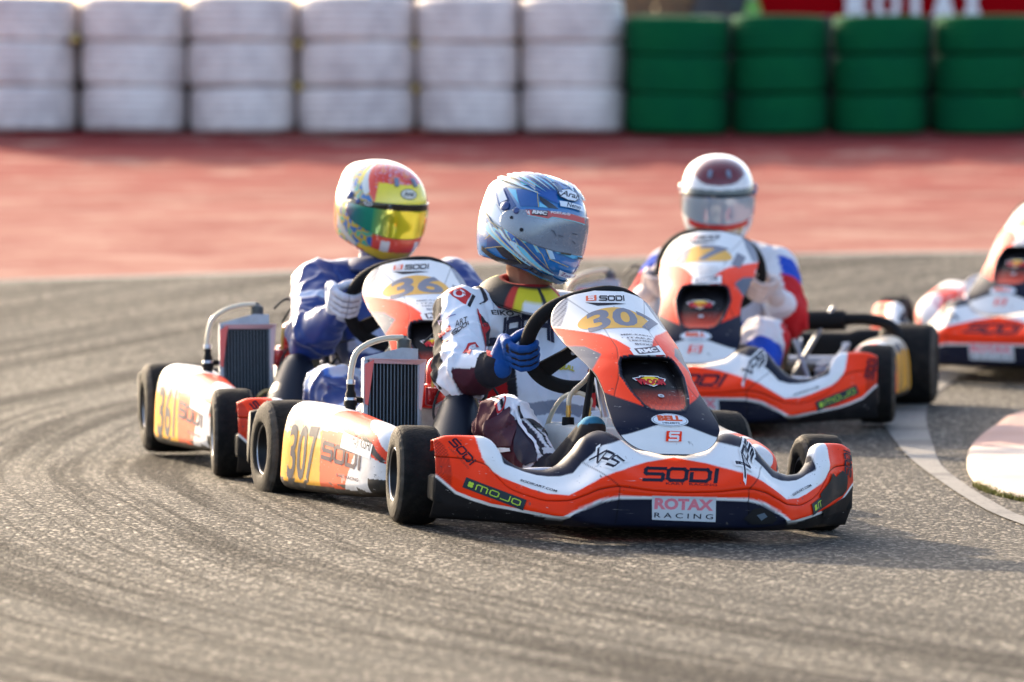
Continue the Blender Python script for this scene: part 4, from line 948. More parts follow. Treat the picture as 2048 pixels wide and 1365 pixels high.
    for (p, d_, mm, nm_) in (((-.335, .60, .205), (.05, .05, .055), M_blackpl, 'ignition_coil'), ((-.215, .63, .33), (.035, .05, .05), M_alu, 'fuel_pump'), ((-.345, .62, .315), (.03, .03, .05), M_redpl, 'power_valve'), ((-.30, .70, .10), (.20, .14, .03), M_alu, 'engine_mount')):
        b = MB(); b.box(p, d_, b=.006)
        for k in range(3): b.lathe([(0, 0), (.0055, 0), (.0055, .010), (0, .011)], Matrix.Translation((p[0]-d_[0]*.3+d_[0]*.3*k, p[1]-d_[1]/2, p[2]+.012*((k*2) % 3-1))) @ Matrix.Rotation(R(90), 4, 'X'), 6)
        b.build(nm_, mm, K)
    rw = random.Random(3)
    for k in range(9):
        x0_, y0_, z0_ = -.36+rw.random()*.12, .58+rw.random()*.08, .17+rw.random()*.12; pts_ = [(x0_, y0_, z0_)]
        for q in range(3): pts_.append((pts_[-1][0]+rw.uniform(-.01, .065), pts_[-1][1]+rw.uniform(-.04, .03), min(.44, pts_[-1][2]+rw.uniform(-.02, .09))))
        b = MB(); b.tube(spline(pts_, 7), rw.choice([.0025, .0035, .005]), 7); b.build('cable' if k % 3 else 'hose', M_wire if k % 3 else M_steel, K)
    for k in range(3):
        b = MB(); zz = .24+.05*k; b.tube([(-.20+.012*math.cos(t), .66+.05*t/38, zz+.012*math.sin(t)) for t in np.linspace(0, 38, 90)], .002, 5); b.build('exhaust_spring', M_steel, K)
    # airbox: tapering rubber cone from behind the front wheel to the carburettor
    b = MB(); ax0 = Vector((-.365, .33, .085)); ax1 = Vector((-.300, .50, .318)); v = []; rad = [.098, .096, .090, .081, .071, .062, .050, .030, .004]; tt = [0, .12, .3, .5, .68, .82, .93, .99, 1.0]
    up_ = (ax1-ax0).normalized(); s1 = Vector((1, 0, 0)); s1 = (s1-up_*s1.dot(up_)).normalized(); s2 = up_.cross(s1)
    for rr, t in zip(rad, tt):
        for j in range(28):
            a = 2*math.pi*j/28; v.append(ax0.lerp(ax1, t)+s1*math.cos(a)*rr*.92+s2*math.sin(a)*rr*1.1)
    b.add(v, grid_faces(9, 28).tolist()+[(i*28+27, i*28, (i+1)*28, (i+1)*28+27) for i in range(8)]+[tuple(range(28))]); b.build('airbox', mat('blue_black_rubber', (.006, .009, .018), .4, spec=.3, bump=.1, bscale=80), K)
    b = MB(); v = []
    for i in range(16):
        t = i/15; c = Vector((-.215, .56, .10)).lerp(Vector((-.245, .60, .325)), t)+Vector((0, -.035*math.sin(t*math.pi)-.02*t, 0)); w3_ = .026-.012*t
        v += [c+Vector((-w3_, -.008, 0)), c+Vector((w3_, 0, 0)), c+Vector((w3_, .006, 0)), c+Vector((-w3_, -.002, 0))]
    b.add(v, grid_faces(16, 4).tolist()+[(i*4+3, i*4, i*4+4, i*4+7) for i in range(15)]); b.build('guard', M_tan, K)
    b = MB(); b.tube(spline([(-.405, .60, .15), (-.415, .59, .19), (-.39, .585, .215), (-.35, .59, .21), (-.325, .60, .185)], 8), .0068, 10); b.build('overflow_hose', mat('amber_hose', (.55, .36, .10), .3, coat=.5), K)
    wires = [[(-.33, .66, .42), (-.30, .62, .47), (-.27, .60, .43), (-.26, .62, .36)], [(-.25, .60, .38), (-.20, .56, .36), (-.16, .50, .28)], [(-.35, .70, .46), (-.31, .70, .49), (-.27, .7, .46), (-.24, .72, .38)], [(-.28, .62, .37), (-.33, .6, .33), (-.35, .58, .27), (-.33, .57, .22)], [(-.31, .60, .30), (-.28, .56, .36), (-.24, .55, .39), (-.20, .60, .30)]]
    for w4 in wires:
        b = MB(); b.tube(spline(w4, 8), .0035, 8); b.build('cable', M_wire, K)
    b = MB(); b.tube(spline([(-.33, .66, .30), (-.33, .66, .36), (-.325, .66, .405)], 5), .005, 10); b.build('spark_lead', M_brass, K)
    b = MB(); b.tube([(.10, .98, .285), (.40, .96, .295)], .036, 20); b.tube(spline([(.38, .96, .296), (.48, .95, .298), (.56, .94, .275), (.585, .94, .225), (.55, .95, .180), (.47, .96, .165)], 8), .021, 14); b.tube(spline([(.10, .98, .285), (.0, 1.0, .275), (-.12, .98, .23), (-.24, .92, .20)], 6), [.036]*4+[.034]*5+[.03]*4+[.024]*6, 16)
    b.build('exhaust', M_blackpl, K)
    b = MB()
    for p, q in (((.30, .60, .10), (.20, .90, .30)), ((.33, .5, .09), (.42, .80, .22)), ((.22, .95, .10), (.36, .95, .34)), ((.28, .3, .09), (.40, .52, .16))): b.tube([p, q], .009, 8)
    b.box((.36, .72, .13), (.07, .09, .07), b=.01); b.lathe([(0, 0), (.035, 0), (.035, .02), (0, .02)], Matrix.Translation((.40, .80, .19)) @ Matrix.Rotation(R(90), 4, 'Y'), 20)
    b.build('brake_assembly', M_alu, K)
    b = MB(); b.lathe([(.03, -.003), (.088, -.003), (.088, .003), (.03, .003), (.03, -.003)], Matrix.Translation((.24, 1.05, .14)) @ Matrix.Rotation(R(90), 4, 'Y'), 40); b.build('brake_disc', M_steel, K)
    return K
def pose(o, x, y, z, th, b=0., c=0.):
    t = R(th); ex = Vector((math.cos(t), math.sin(t), b)).normalized(); ey = Vector((-math.sin(t), math.cos(t), c)); ey = (ey-ex*ex.dot(ey)).normalized(); ez = ex.cross(ey)
    M = Matrix((ex, ey, ez)).transposed().to_4x4(); M.translation = (x, y, z); o.matrix_world = M; return M
K1P = (.279, 14.615, -.013, 17, -.0407, -.016); K2P = (-.261, 16.15, .012, 10); K3P = (.645, 18.2, .033, -7); K4P = (1.984, 20.8, .07, -23)
k1 = go_kart('307', 'nearest go-kart, number 307, sharp in front with black tape on its nose', steer=-6.5, tape=True, name_tag='FUJI KISHI')
pose(k1, *K1P)
k2 = go_kart('361', 'go-kart number 361 close behind the nearest kart, at the left of the group', steer=-4, name_tag='')
pose(k2, *K2P)
k3 = go_kart('171', 'blurred go-kart of the driver in the white helmet, right of the nearest kart', steer=3, name_tag='')
pose(k3, *K3P)
k4 = copy_tree(k3); k4['label'] = 'farthest go-kart, blurred and cut off by the right edge of the photo'
pose(k4, *K4P)
for ch in list(k4.children):
    if ch.name.startswith('radiator'):
        for g_ in list(ch.children): bpy.data.objects.remove(g_)
        bpy.data.objects.remove(ch); continue
    if ch.name.startswith('front_wheel'): ch.rotation_euler[2] = R(8)

# ------------------------------------------------------------------ drivers
def cone_mesh(bm, p0, r0, p1, r1, n=18, fl=1.0, flat=None):
    # rounded cone between two points; flat = (direction, factor) squashes the section
    p0, p1 = Vector(p0), Vector(p1); d = p1-p0; L = max(d.length, 1e-5); d = d/L
    s1 = d.orthogonal().normalized(); s2 = d.cross(s1); rings = []
    for t in np.linspace(-90, 0, 6): a = R(t); rings.append((p0+d*(math.sin(a)*r0), math.cos(a)*r0))
    for t in np.linspace(0, 90, 6): a = R(t); rings.append((p1+d*(math.sin(a)*r1), math.cos(a)*r1))
    vs = []
    for c, r in rings:
        for j in range(n):
            a = 2*math.pi*j/n; q = (s1*math.cos(a)+s2*math.sin(a))*max(r, 1e-4)
            if flat: fd = Vector(flat[0]).normalized(); q = q-fd*q.dot(fd)*(1-flat[1])
            vs.append(bm.verts.new(c+q))
    for i in range(len(rings)-1):
        for j in range(n): bm.faces.new((vs[i*n+j], vs[i*n+(j+1) % n], vs[(i+1)*n+(j+1) % n], vs[(i+1)*n+j]))
    bm.faces.new(vs[:n][::-1]); bm.faces.new(vs[-n:])
def fuse(bm, voxel, smooth=4, sf=.5):      # melt overlapping shapes into one continuous skin
    me = bpy.data.meshes.new('tmp'); bm.to_mesh(me); bm.free(); o = bpy.data.objects.new('tmp', me); COL.objects.link(o)
    m = o.modifiers.new('r', 'REMESH'); m.mode = 'VOXEL'; m.voxel_size = voxel; m.adaptivity = 0
    m2 = o.modifiers.new('s', 'SMOOTH'); m2.factor = sf; m2.iterations = smooth
    dg = bpy.context.evaluated_depsgraph_get(); e = o.evaluated_get(dg); ev = e.to_mesh()
    n = len(ev.vertices); v = np.zeros(n*3); ev.vertices.foreach_get('co', v); nr = np.zeros(n*3); ev.vertices.foreach_get('normal', nr)
    f = [tuple(p.vertices) for p in ev.polygons]; e.to_mesh_clear(); bpy.data.objects.remove(o); bpy.data.meshes.remove(me)
    return v.reshape(-1, 3), nr.reshape(-1, 3), f
HC = Vector((-.01, .28, .492)); TL = R(33); NR = Vector((0, math.cos(TL), math.sin(TL))); UY = Vector((0, -math.sin(TL), math.cos(TL))); UX = Vector((1, 0, 0))
def ringpt(a): return HC+UX*(.168*math.cos(a))+UY*(.160*math.sin(a))
def hand(parent, a, wrist, elbow, colf, m, name='glove'):
    p = ringpt(a); eo = (p-HC).normalized(); t = NR.cross(eo).normalized()
    if t.z < 0: t = -t
    w = Vector(wrist); bm = bmesh.new(); fr = -NR
    lens = [.94, 1.0, .97, .80]
    pb = p+eo*.034+NR*.006
    for k in range(4):
        off = t*((1.5-k)*.0212); L = lens[k]; r = [.0108, .0112, .0108, .0095][k]
        path = [p+off*.86+eo*.052+NR*.012, p+off+eo*.041+fr*.010, p+off*1.03+eo*.026+fr*.0285, p+off*1.0+eo*(.004-.010*(L-.8))+fr*.0335, p+off*.97-eo*(.016+.012*(L-.8))+fr*.024, p+off*.95-eo*(.023+.01*(L-.8))+fr*.010]
        path = [q if i < 2 else pb+(q-pb)*1.0 for i, q in enumerate(path)]
        for i in range(5): cone_mesh(bm, path[i], r*(1.06-.04*i)*(1.08 if i in (0, 2) else 1), path[i+1], r*(1.02-.045*i), 12)
    # palm slab behind the rim, heel of the hand towards the wrist
    for q in np.linspace(-1, 1, 5): cone_mesh(bm, p+t*q*.030+eo*.050+NR*.014, .0155, p+t*q*.020+eo*.050+NR*.050-t*.004, .0165, 12)
    cone_mesh(bm, p+eo*.046+NR*.040, .022, w, .030, 16); cone_mesh(bm, p+eo*.052+NR*.050+t*.012, .020, w, .029, 16)
    # thumb along the inner rear side of the rim
    tb_ = [p+t*.018+eo*.036+NR*.034, p+t*.038+eo*.014+NR*.030, p+t*.052-eo*.010+NR*.020, p+t*.060-eo*.018+NR*.002, p+t*.058-eo*.016-NR*.010]
    for i in range(4): cone_mesh(bm, tb_[i], .0135-.001*i, tb_[i+1], .0128-.0012*i, 12)
    d = (Vector(elbow)-w).normalized(); cone_mesh(bm, w-d*.020, .033, w+d*.030, .0425, 18)
    v, nr, f = fuse(bm, .0024, 3)
    out = []; C = []
    for q, n_ in zip(v, nr):
        pv = Vector(q); wr = noise.noise(pv*90)*.0007+noise.noise(pv*40+Vector((5, 0, 0)))*.0009
        out.append(pv+Vector(n_)*wr); C.append(colf(pv, p, eo, t, w))
    return mk(name, out, f, m, parent, cols=np.array(C))
def seg_near(P, segs):
    best = np.full(len(P), 9.); idx = np.zeros(len(P), int); T = np.zeros(len(P)); off = np.zeros_like(P)
    for i, (nm, a, b, r) in enumerate(segs):
        a = np.array(a); b = np.array(b); d = b-a; t = np.clip(((P-a)@d)/(d@d), 0, 1); q = a+t[:, None]*d; D = np.linalg.norm(P-q, axis=1)-r
        m = D < best; best[m] = D[m]; idx[m] = i; T[m] = t[m]; off[m] = (P-q)[m]
    n = np.linalg.norm(off, axis=1, keepdims=True)+1e-9
    return idx, T, off/n
def rider(J, label, M, colfn, glove_fn, m_suit, m_glove, voxel=.006, wr=1.0, hair=None):
    top = empty('person'); tag(top, label, 'person'); top.matrix_world = M
    bm = bmesh.new(); g = J
    def c(a, ra, b, rb, **k): cone_mesh(bm, g[a] if isinstance(a, str) else a, ra, g[b] if isinstance(b, str) else b, rb, **k)
    hp = Vector(g['pelvis']); ch = Vector(g['chest']); nk = Vector(g['neck']); hd = Vector(g['head'])
    for s in (-1, 1):
        c(hp+Vector((s*.075, 0, 0)), .105, hp.lerp(ch, .5)+Vector((s*.055, -.01, 0)), .105)
        c(hp.lerp(ch, .5)+Vector((s*.055, -.01, 0)), .105, ch+Vector((s*.072, 0, 0)), .108)
        c(ch+Vector((s*.072, 0, 0)), .108, ch.lerp(nk, .62)+Vector((s*.075, .005, 0)), .075)
    c(nk, .062, hd+Vector((0, 0, -.03)), .062)
    c(ch.lerp(nk, .8), .072, nk, .062)
    c(hd+Vector((0, 0, -.02)), .078, hd+Vector((0, 0, .03)), .082)
    fx = Matrix.Rotation(g['yaw'], 3, 'Z') @ Vector((0, -1, 0))
    c(hd+fx*.045+Vector((0, 0, -.05)), .045, hd+fx*.055+Vector((0, 0, -.085)), .030)   # jaw and chin
    c(hd+fx*.085+Vector((0, 0, .0)), .012, hd+fx*.098+Vector((0, 0, -.022)), .013)      # nose
    for s in 'RL':
        sx = -1 if s == 'R' else 1
        c(ch.lerp(nk, .72)+Vector((sx*.06, 0, 0)), .080, 'sh'+s, .074)
        c('sh'+s, .078, Vector(g['sh'+s]).lerp(Vector(g['el'+s]), .5), .073); c(Vector(g['sh'+s]).lerp(Vector(g['el'+s]), .5), .073, 'el'+s, .064)
        c('el'+s, .064, Vector(g['el'+s]).lerp(Vector(g['wr'+s]), .4), .061); c(Vector(g['el'+s]).lerp(Vector(g['wr'+s]), .4), .061, 'wr'+s, .041)
        c(hp+Vector((sx*.085, -.02, 0)), .105, Vector(g['kn'+s]).lerp(hp+Vector((sx*.085, -.02, 0)), .45), .088); c(Vector(g['kn'+s]).lerp(hp+Vector((sx*.085, -.02, 0)), .45), .088, 'kn'+s, .070)
        c('kn'+s, .069, Vector(g['kn'+s]).lerp(Vector(g['an'+s]), .4), .062); c(Vector(g['kn'+s]).lerp(Vector(g['an'+s]), .4), .062, 'an'+s, .043)
        an = Vector(g['an'+s]); to = Vector(g['to'+s]); up = (to-an).normalized()
        c(an, .040, to, .034); c(an+Vector((0, -.03, -.05)), .032, to+Vector((0, -.018, 0)), .036)
    v, nr, f = fuse(bm, voxel, 5)
    segs = []
    for s in 'RL':
        segs += [('ua'+s, g['sh'+s], g['el'+s], .062), ('fa'+s, g['el'+s], g['wr'+s], .048), ('th'+s, tuple(hp+Vector(((-1 if s == 'R' else 1)*.085, -.02, 0))), g['kn'+s], .085), ('sn'+s, g['kn'+s], g['an'+s], .055), ('ft'+s, g['an'+s], g['to'+s], .038)]
    segs += [('torso', tuple(hp), tuple(ch.lerp(nk, .7)), .17), ('neck', tuple(nk), tuple(hd), .055)]
    idx, T, off = seg_near(v, segs)
    names = [q[0] for q in segs]; out = np.array(v)
    for i in range(len(v)):                 # cloth folds, tighter near the bends
        n_ = names[idx[i]]
        if n_[:2] in ('ft', 'ne'): continue
        t = T[i]; p = v[i]; a_, b_ = np.array(segs[idx[i]][1]), np.array(segs[idx[i]][2]); ax = (b_-a_)/np.linalg.norm(b_-a_)
        al = float((p-a_)@ax); rad = p-a_-ax*al
        bend = 1.0+1.3*math.exp(-((1-t)/.25)**2) if n_[:2] in ('ua', 'th') else (1.0+1.2*math.exp(-(t/.25)**2) if n_[:2] in ('fa', 'sn') else 1.0)
        k = 22 if n_ != 'torso' else 11
        q = Vector(tuple(ax*al*k+rad*11+np.array([idx[i]*3.1, 0, 0])))
        d1 = 1-abs(noise.noise(q))*2.4; q2 = Vector(tuple(p*24)); d2 = noise.noise(q2)
        rg = 1-abs(noise.noise(Vector(tuple(ax*al*12+rad*14+np.array([7, idx[i], 0])))))*2.6
        out[i] = p+nr[i]*wr*bend*(.0026*max(-.5, d1)+.0052*max(0, rg)**2+.0016*d2)
    C = colfn(v, idx, T, off, names)
    body = mk('body', out, f, m_suit, top, cols=C)
    for s, sd_ in (('R', -1), ('L', 1)): hand(top, g['ha'+s], g['wr'+s], g['el'+s], glove_fn, m_glove)
    return top, body
# helmet: x right of the wearer's left, -y forward
def hel_r(az, el):
    ce, se = np.cos(el), np.sin(el); dx, dy, dz = np.sin(az)*ce, -np.cos(az)*ce, se
    ry = np.where(dy < 0, .150, .158); rz = np.where(dz > 0, .148, .175); p = 2.35
    r = ((np.abs(dx)/.127)**p+(np.abs(dy)/ry)**p+(np.abs(dz)/rz)**p)**(-1/p)
    r = r*(1+.085*np.exp(-(az/R(34))**2-((el+R(31))/R(12))**2))
    r = r*(1+.085*np.exp(-((np.abs(az)-math.pi)/R(50))**2-((el-R(38))/R(12))**2))
    return r, np.stack([dx, dy, dz], -1)
def helmet(parent, loc, rot, colfn, viscol, m_vis, strip=None, name='helmet', na=260, ne=190):
    e_ = empty(name, parent, loc); e_.rotation_mode = 'XYZ'; e_.rotation_euler = rot
    az = np.linspace(-math.pi, math.pi, na, endpoint=False); lo = np.full(na, -1.2)
    zc = np.interp(np.abs(az), [0, .4, .9, 1.6, 2.2, 3.2], [-.136, -.130, -.112, -.100, -.094, -.088])
    for it in range(60):
        r, d = hel_r(az, lo); z = r*d[:, 2]; lo += np.clip((zc-z)*4, -.1, .1)
    v_ = np.linspace(0, 1, ne); EL = math.pi/2*(1-v_)[None, :]+lo[:, None]*v_[None, :]; AZ = np.repeat(az[:, None], ne, 1)
    r, d = hel_r(AZ, EL); Pn = d*r[..., None]
    # lip turned inwards
    lip = [Pn]; C = colfn(AZ, EL)
    inner = []
    for k, (s_, dz) in enumerate(((.975, -.004), (.93, -.004), (.88, .006), (.84, .04))):
        q = Pn[:, -1, :].copy(); q[:, :2] *= s_; q[:, 2] += dz; inner.append(q)
    Pn = np.concatenate([Pn, np.stack(inner, 1)], 1); C = np.concatenate([C, np.tile(np.array([.01, .01, .012]), (na, 4, 1))], 1)
    sh = mk('shell', Pn.reshape(-1, 3), grid_faces(na, ne+4, True), M_helmet, e_, cols=C.reshape(-1, 3))
    # visor: its own curved shield standing proud of the shell
    nu, nv_ = 110, 44; A = np.linspace(R(-88), R(88), nu); t = np.linspace(0, 1, nv_)
    hi = R(19)-R(5)*np.clip(np.abs(A)/R(90), 0, 1)**2; lo2 = -R(20)+R(16)*np.clip(np.abs(A)/R(95), 0, 1)**2.2
    rnd = np.sqrt(np.clip(1-np.clip((np.abs(A)-R(74))/R(14.2), 0, 1)**2, 0, 1)); mid = (hi+lo2)/2; hi = mid+(hi-mid)*rnd; lo2 = mid+(lo2-mid)*rnd
    E = lo2[:, None]*(1-t)+hi[:, None]*t; AA = np.repeat(A[:, None], nv_, 1); r, d = hel_r(AA, E)
    r0, d0 = hel_r(AA, np.full_like(E, R(-7)))
    V = d*(r+.0045)[..., None]; 
    Vc = viscol(AA, E, t[None, :]*np.ones_like(E))
    vis = mk('visor', V.reshape(-1, 3), grid_faces(nu, nv_), m_vis, e_, cols=Vc.reshape(-1, 3)); solid(vis, .003, -1)
    for s in (-1, 1):
        for (a_, el_, rr) in ((R(84), R(19), .0135), (R(66), R(15), .009)):
            r, d = hel_r(np.array(s*a_), np.array(el_)); c = Vector(d*(r+.004)); q = Vector(d).to_track_quat('Z', 'Y').to_matrix().to_4x4()
            b = MB(); b.lathe([(0, 0), (rr, 0), (rr, .003), (rr*.7, .006), (0, .0065)], Matrix.Translation(c) @ q, 20); b.build('visor_pivot', m_piv, e_)
    for s in (-1, 1):
        r, d = hel_r(np.array(s*R(16)), np.array(R(44))); c = Vector(d*r); q = Vector(d).to_track_quat('Z', 'Y').to_matrix().to_4x4()
        b = MB(); b.box(c+Vector(d)*.003, (.014, .03, .010), q.to_3x3(), b=.004); b.build('vent', mat('vent_smoke', (.18, .22, .3), .25, coat=.5), e_)
    return e_, sh, vis
m_piv = mat('visor_pivot_plastic', (.03, .06, .2), .3, coat=.6)
def tri(AZ, EL, poly): return inpoly(np.degrees(AZ), np.degrees(EL), poly)

# ---- nearest driver: white, black and red suit, blue gloves, blue helmet
J1 = dict(pelvis=(-.01, .66, .165), chest=(-.015, .755, .40), neck=(-.02, .785, .585), head=(-.035, .745, .775), yaw=R(27),
          shR=(-.232, .735, .540), elR=(-.303, .50, .378), wrR=(-.240, .375, .402), haR=R(196), shL=(.180, .745, .535), elL=(.30, .52, .37), wrL=(.225, .375, .42), haL=R(-8),
          knR=(-.285, .13, .262), anR=(-.205, -.065, .135), toR=(-.136, -.165, .268), knL=(.215, .13, .262), anL=(.17, -.065, .135), toL=(.135, -.165, .245))
SW = (.74, .75, .80); SB = (.012, .012, .018); SM = (.055, .008, .018)
def col1(P, idx, T, off, names):
    C = np.zeros((len(P), 3)); C[:] = SW; nm = np.array(names)[idx]
    ox = off[:, 0]; oz = off[:, 2]; oy = off[:, 1]
    m = nm == 'torso'; C[m & (P[:, 0] < -.125) & (P[:, 2] < .40)] = (.42, .01, .015); C[m & (P[:, 0] < -.10) & (P[:, 0] > -.125) & (P[:, 2] < .40)] = SB
    C[m & (P[:, 0] > .115) & (P[:, 2] < .40)] = (.42, .01, .015); C[m & (np.abs(P[:, 2]-.295+.15*np.abs(P[:, 0])) < .018) & (P[:, 1] < .7)] = (.26, .27, .33)
    for s, sg in (('R', -1), ('L', 1)):
        u = nm == 'ua'+s; C[u & (ox*sg > .80) & (oy > -.2)] = SB; C[u & (T < .05) & (oz < .2)] = SW
        fa = nm == 'fa'+s; lowm = fa & (oz < .12+.15*(1-T)); C[lowm] = SM if sg < 0 else SB; C[fa & (np.abs(oz-.16-.15*(1-T)) < .05)] = (.7, .7, .72); C[fa & (T > .80)] = SB
        th = nm == 'th'+s; C[th & (ox*sg > .45) & (T > .38)] = SM; C[th & (np.abs(ox*sg-.42) < .05) & (T > .5)] = (.75, .75, .78); C[th & (np.abs(ox*sg-.28) < .06) & (T > .62)] = SB
        sn = nm == 'sn'+s; k = ox*sg; C[sn & (k > .05-.35*T)] = (.028, .018, .035); C[sn & (k > .55)] = SM; C[sn & (np.abs(k-.02+.35*T) < .09)] = (.75, .75, .78); C[sn & (np.abs(k+.22+.3*T) < .07)] = SB
        C[sn & (np.abs(T-.80) < .05)] = (.7, .7, .72); C[sn & (T > .86)] = (.02, .02, .025)
        C[nm == 'ft'+s] = (.012, .012, .015); C[(nm == 'ft'+s) & (T > .93) & (oz > .3)] = (.02, .17, .30)
    C[(nm == 'neck') | ((P[:, 2] > .592) & (np.hypot(P[:, 0]+.03, P[:, 1]-.77) < .085))] = (.34, .17, .11)
    return C
GB = (.002, .060, .26)
def glove1(p, c, eo, t, w):
    d = (p-w).length
    if d < .045 and (p-w).dot((w-c).normalized()) > -.004: return (.012, .05, .28)
    x = (p-c).dot(t); fr = (p-c).dot(-NR)
    lines = min(abs(x-q) for q in (-.0212, 0, .0212))
    if fr > .012 and lines < .0034: return (.006, .006, .012)
    if fr > .0 and (p-c).dot(eo) > .052 and x > .012: return (.006, .006, .012)
    return GB
p1_, body1 = rider(J1, 'driver in white, red and black suit and blue gloves, looking aside, in the nearest kart', k1.matrix_world, col1, glove1, M_suit, M_glove, voxel=.0046, wr=1.05)
def hcol1(AZ, EL):
    a = np.degrees(AZ); e = np.degrees(EL); C = np.zeros(a.shape+(3,))
    C[:] = (.03, .14, .46)
    w = np.clip((-a-60)/45, 0, 1)*np.clip((e+18)/22, 0, 1); C = lerpc((.010, .15, .42), (.66, .66, .62), w)
    return C
def gv1(A, E, t):
    C = np.zeros(A.shape+(3,)); C[:] = (.16, .20, .27)
    return C
m_vis1 = mat('smoked_visor', vcol=True, rough=.07, coat=1, spec=.8, coatr=.02, dirt=.25, dscale=40, dcol=(.10, .13, .2), metal=.25)
h1, sh1, vi1 = helmet(p1_, (-.031, .745, .787), (R(4), R(6), R(27)), hcol1, gv1, m_vis1)
h1.scale = (1.03, 1.03, 1.03)
# ---- second driver: glossy blue suit, white gloves, yellow and red helmet
J2 = dict(pelvis=(.0, .66, .165), chest=(.0, .755, .40), neck=(-.01, .785, .57), head=(-.01, .745, .745), yaw=R(24),
          shR=(-.208, .735, .530), elR=(-.262, .50, .385), wrR=(-.205, .375, .450), haR=R(176), shL=(.205, .745, .530), elL=(.30, .52, .37), wrL=(.22, .375, .42), haL=R(-4),
          knR=(-.255, .13, .24), anR=(-.19, -.065, .125), toR=(-.140, -.165, .235), knL=(.24, .13, .24), anL=(.17, -.065, .125), toL=(.135, -.165, .235))
def col2(P, idx, T, off, names):
    C = np.zeros((len(P), 3)); nm = np.array(names)[idx]; C[:] = (.002, .024, .17)
    q = np.array([noise.noise(Vector((p[0]*9, p[1]*9, p[2]*14))) for p in P])
    leg = np.char.startswith(nm, 'th') | np.char.startswith(nm, 'sn'); C[leg & (q > .02)] = (.5, .56, .72); C[leg & (q > -.04) & (q <= .02)] = (.05, .16, .55)
    tor = (nm == 'torso') & (P[:, 2] < .42); C[tor & (q > .12)] = (.5, .55, .7); C[(nm == 'torso') & (P[:, 2] < .40) & (P[:, 0] < -.13)] = (.015, .03, .09)
    C[np.char.startswith(nm, 'ua') & (np.abs(T-.55) < .06) & (off[:, 2] > .2)] = (.45, .5, .65); C[(nm == 'neck')] = (.02, .04, .12)
    C[np.char.startswith(nm, 'ft')] = (.3, .32, .36)
    return C
def glove2(p, c, eo, t, w):
    q = noise.noise(p*60); x = (p-c).dot(t); fr = (p-c).dot(-NR)
    if fr > .008 and min(abs(x-k) for k in (-.0212, 0, .0212)) < .0026: return (.22, .22, .28)
    if fr > .02 and abs((p-c).dot(eo)-.012) < .003: return (.30, .31, .38)
    return (.55+.1*q, .57+.1*q, .66+.08*q)
p2_, body2 = rider(J2, 'driver in glossy blue suit and white gloves with a yellow and red helmet', k2.matrix_world, col2, glove2, M_shiny, M_glove, voxel=.0065, wr=1.3)
def hcol2(AZ, EL):
    a = np.degrees(AZ); e = np.degrees(EL); C = np.zeros(a.shape+(3,)); sh = a.shape
    az = (a).ravel(); el = e.ravel()
    n1 = np.array([noise.noise(Vector((x*.11, y*.16, 0))) for x, y in zip(az, el)]).reshape(sh); n2 = np.array([noise.noise(Vector((x*.05+9, y*.09, 0))) for x, y in zip(az, el)]).reshape(sh)
    C[:] = (.50, .33, .01)
    tealm = (n1 > .08); C[tealm] = (.01, .12, .38); C[(n1 < -.20)] = (.05, .35, .25)
    top = inpoly(a, e, [(-100, 88), (-72, 56), (-48, 34), (-30, 20), (30, 20), (48, 34), (58, 50), (62, 88), (180, 92), (-180, 92)]); C[top] = (.72, .05, .02)
    C[top & (n2 > .10)] = (.80, .16, .03); C[top & (np.abs(n1) < .035)] = (.6, .35, .45); C[top & (np.abs(a) > 95)] = (.62, .20, .015)
    band = dist_poly(a, e, [(-75, 75), (-66, 48), (-50, 30), (-38, 18)]) < 3.5; C[band] = (.74, .06, .02)
    C[dist_poly(a, e, [(-82, 66), (-72, 46), (-58, 30)]) < 4.5] = (.60, .64, .62); C[dist_poly(a, e, [(-95, 80), (-84, 60), (-76, 40)]) < 4] = (.8, .62, .04)
    C[(np.abs(a) < 42) & (e > 17) & (e < 42)] = (.80, .66, .02)
    C[inpoly(a, e, [(-140, 25), (-100, 40), (-80, 28), (-74, 8), (-92, 10), (-118, -5), (-100, -22), (-80, -32), (-62, -38), (-70, -44), (-100, -34), (-135, -10)])] = (.42, .43, .45)
    C[(e < -20) & (np.abs(a) < 38)] = (.74, .06, .03); C[(e < -36) & (np.abs(a) < 60)] = (.80, .50, .02); C[(a < -112) & (e < 50)] = (.52, .14, .01); C[(np.abs(a) > 50) & (e < -42)] = (.70, .04, .03)
    C[(e < -24) & (np.abs(np.abs(a)-22) < 5) & (e > -36)] = (.7, .62, .6)
    return C
def gv2(A, E, t):
    a = np.degrees(A); C = lerpc((.0, .03, .22), (.0, .30, .22), np.clip((a+85)/35, 0, 1)); C = np.where((a > -42)[..., None], lerpc((.02, .42, .20), (.78, .70, .02), np.clip((a+42)/26, 0, 1)), C)
    C = np.where((a > 40)[..., None], lerpc((.78, .70, .02), (.0, .35, .25), np.clip((a-40)/25, 0, 1)), C); C = np.where((a > 72)[..., None], np.array((.0, .05, .3)), C)
    C[(t > .80)] = (.014, .012, .008); return C
m_vis2 = mat('iridescent_visor', vcol=True, rough=.12, coat=1, coatr=.03, metal=.55)
h2, sh2, vi2 = helmet(p2_, (-.012, .745, .762), (R(13), R(2), R(24)), hcol2, gv2, m_vis2, na=200, ne=140)
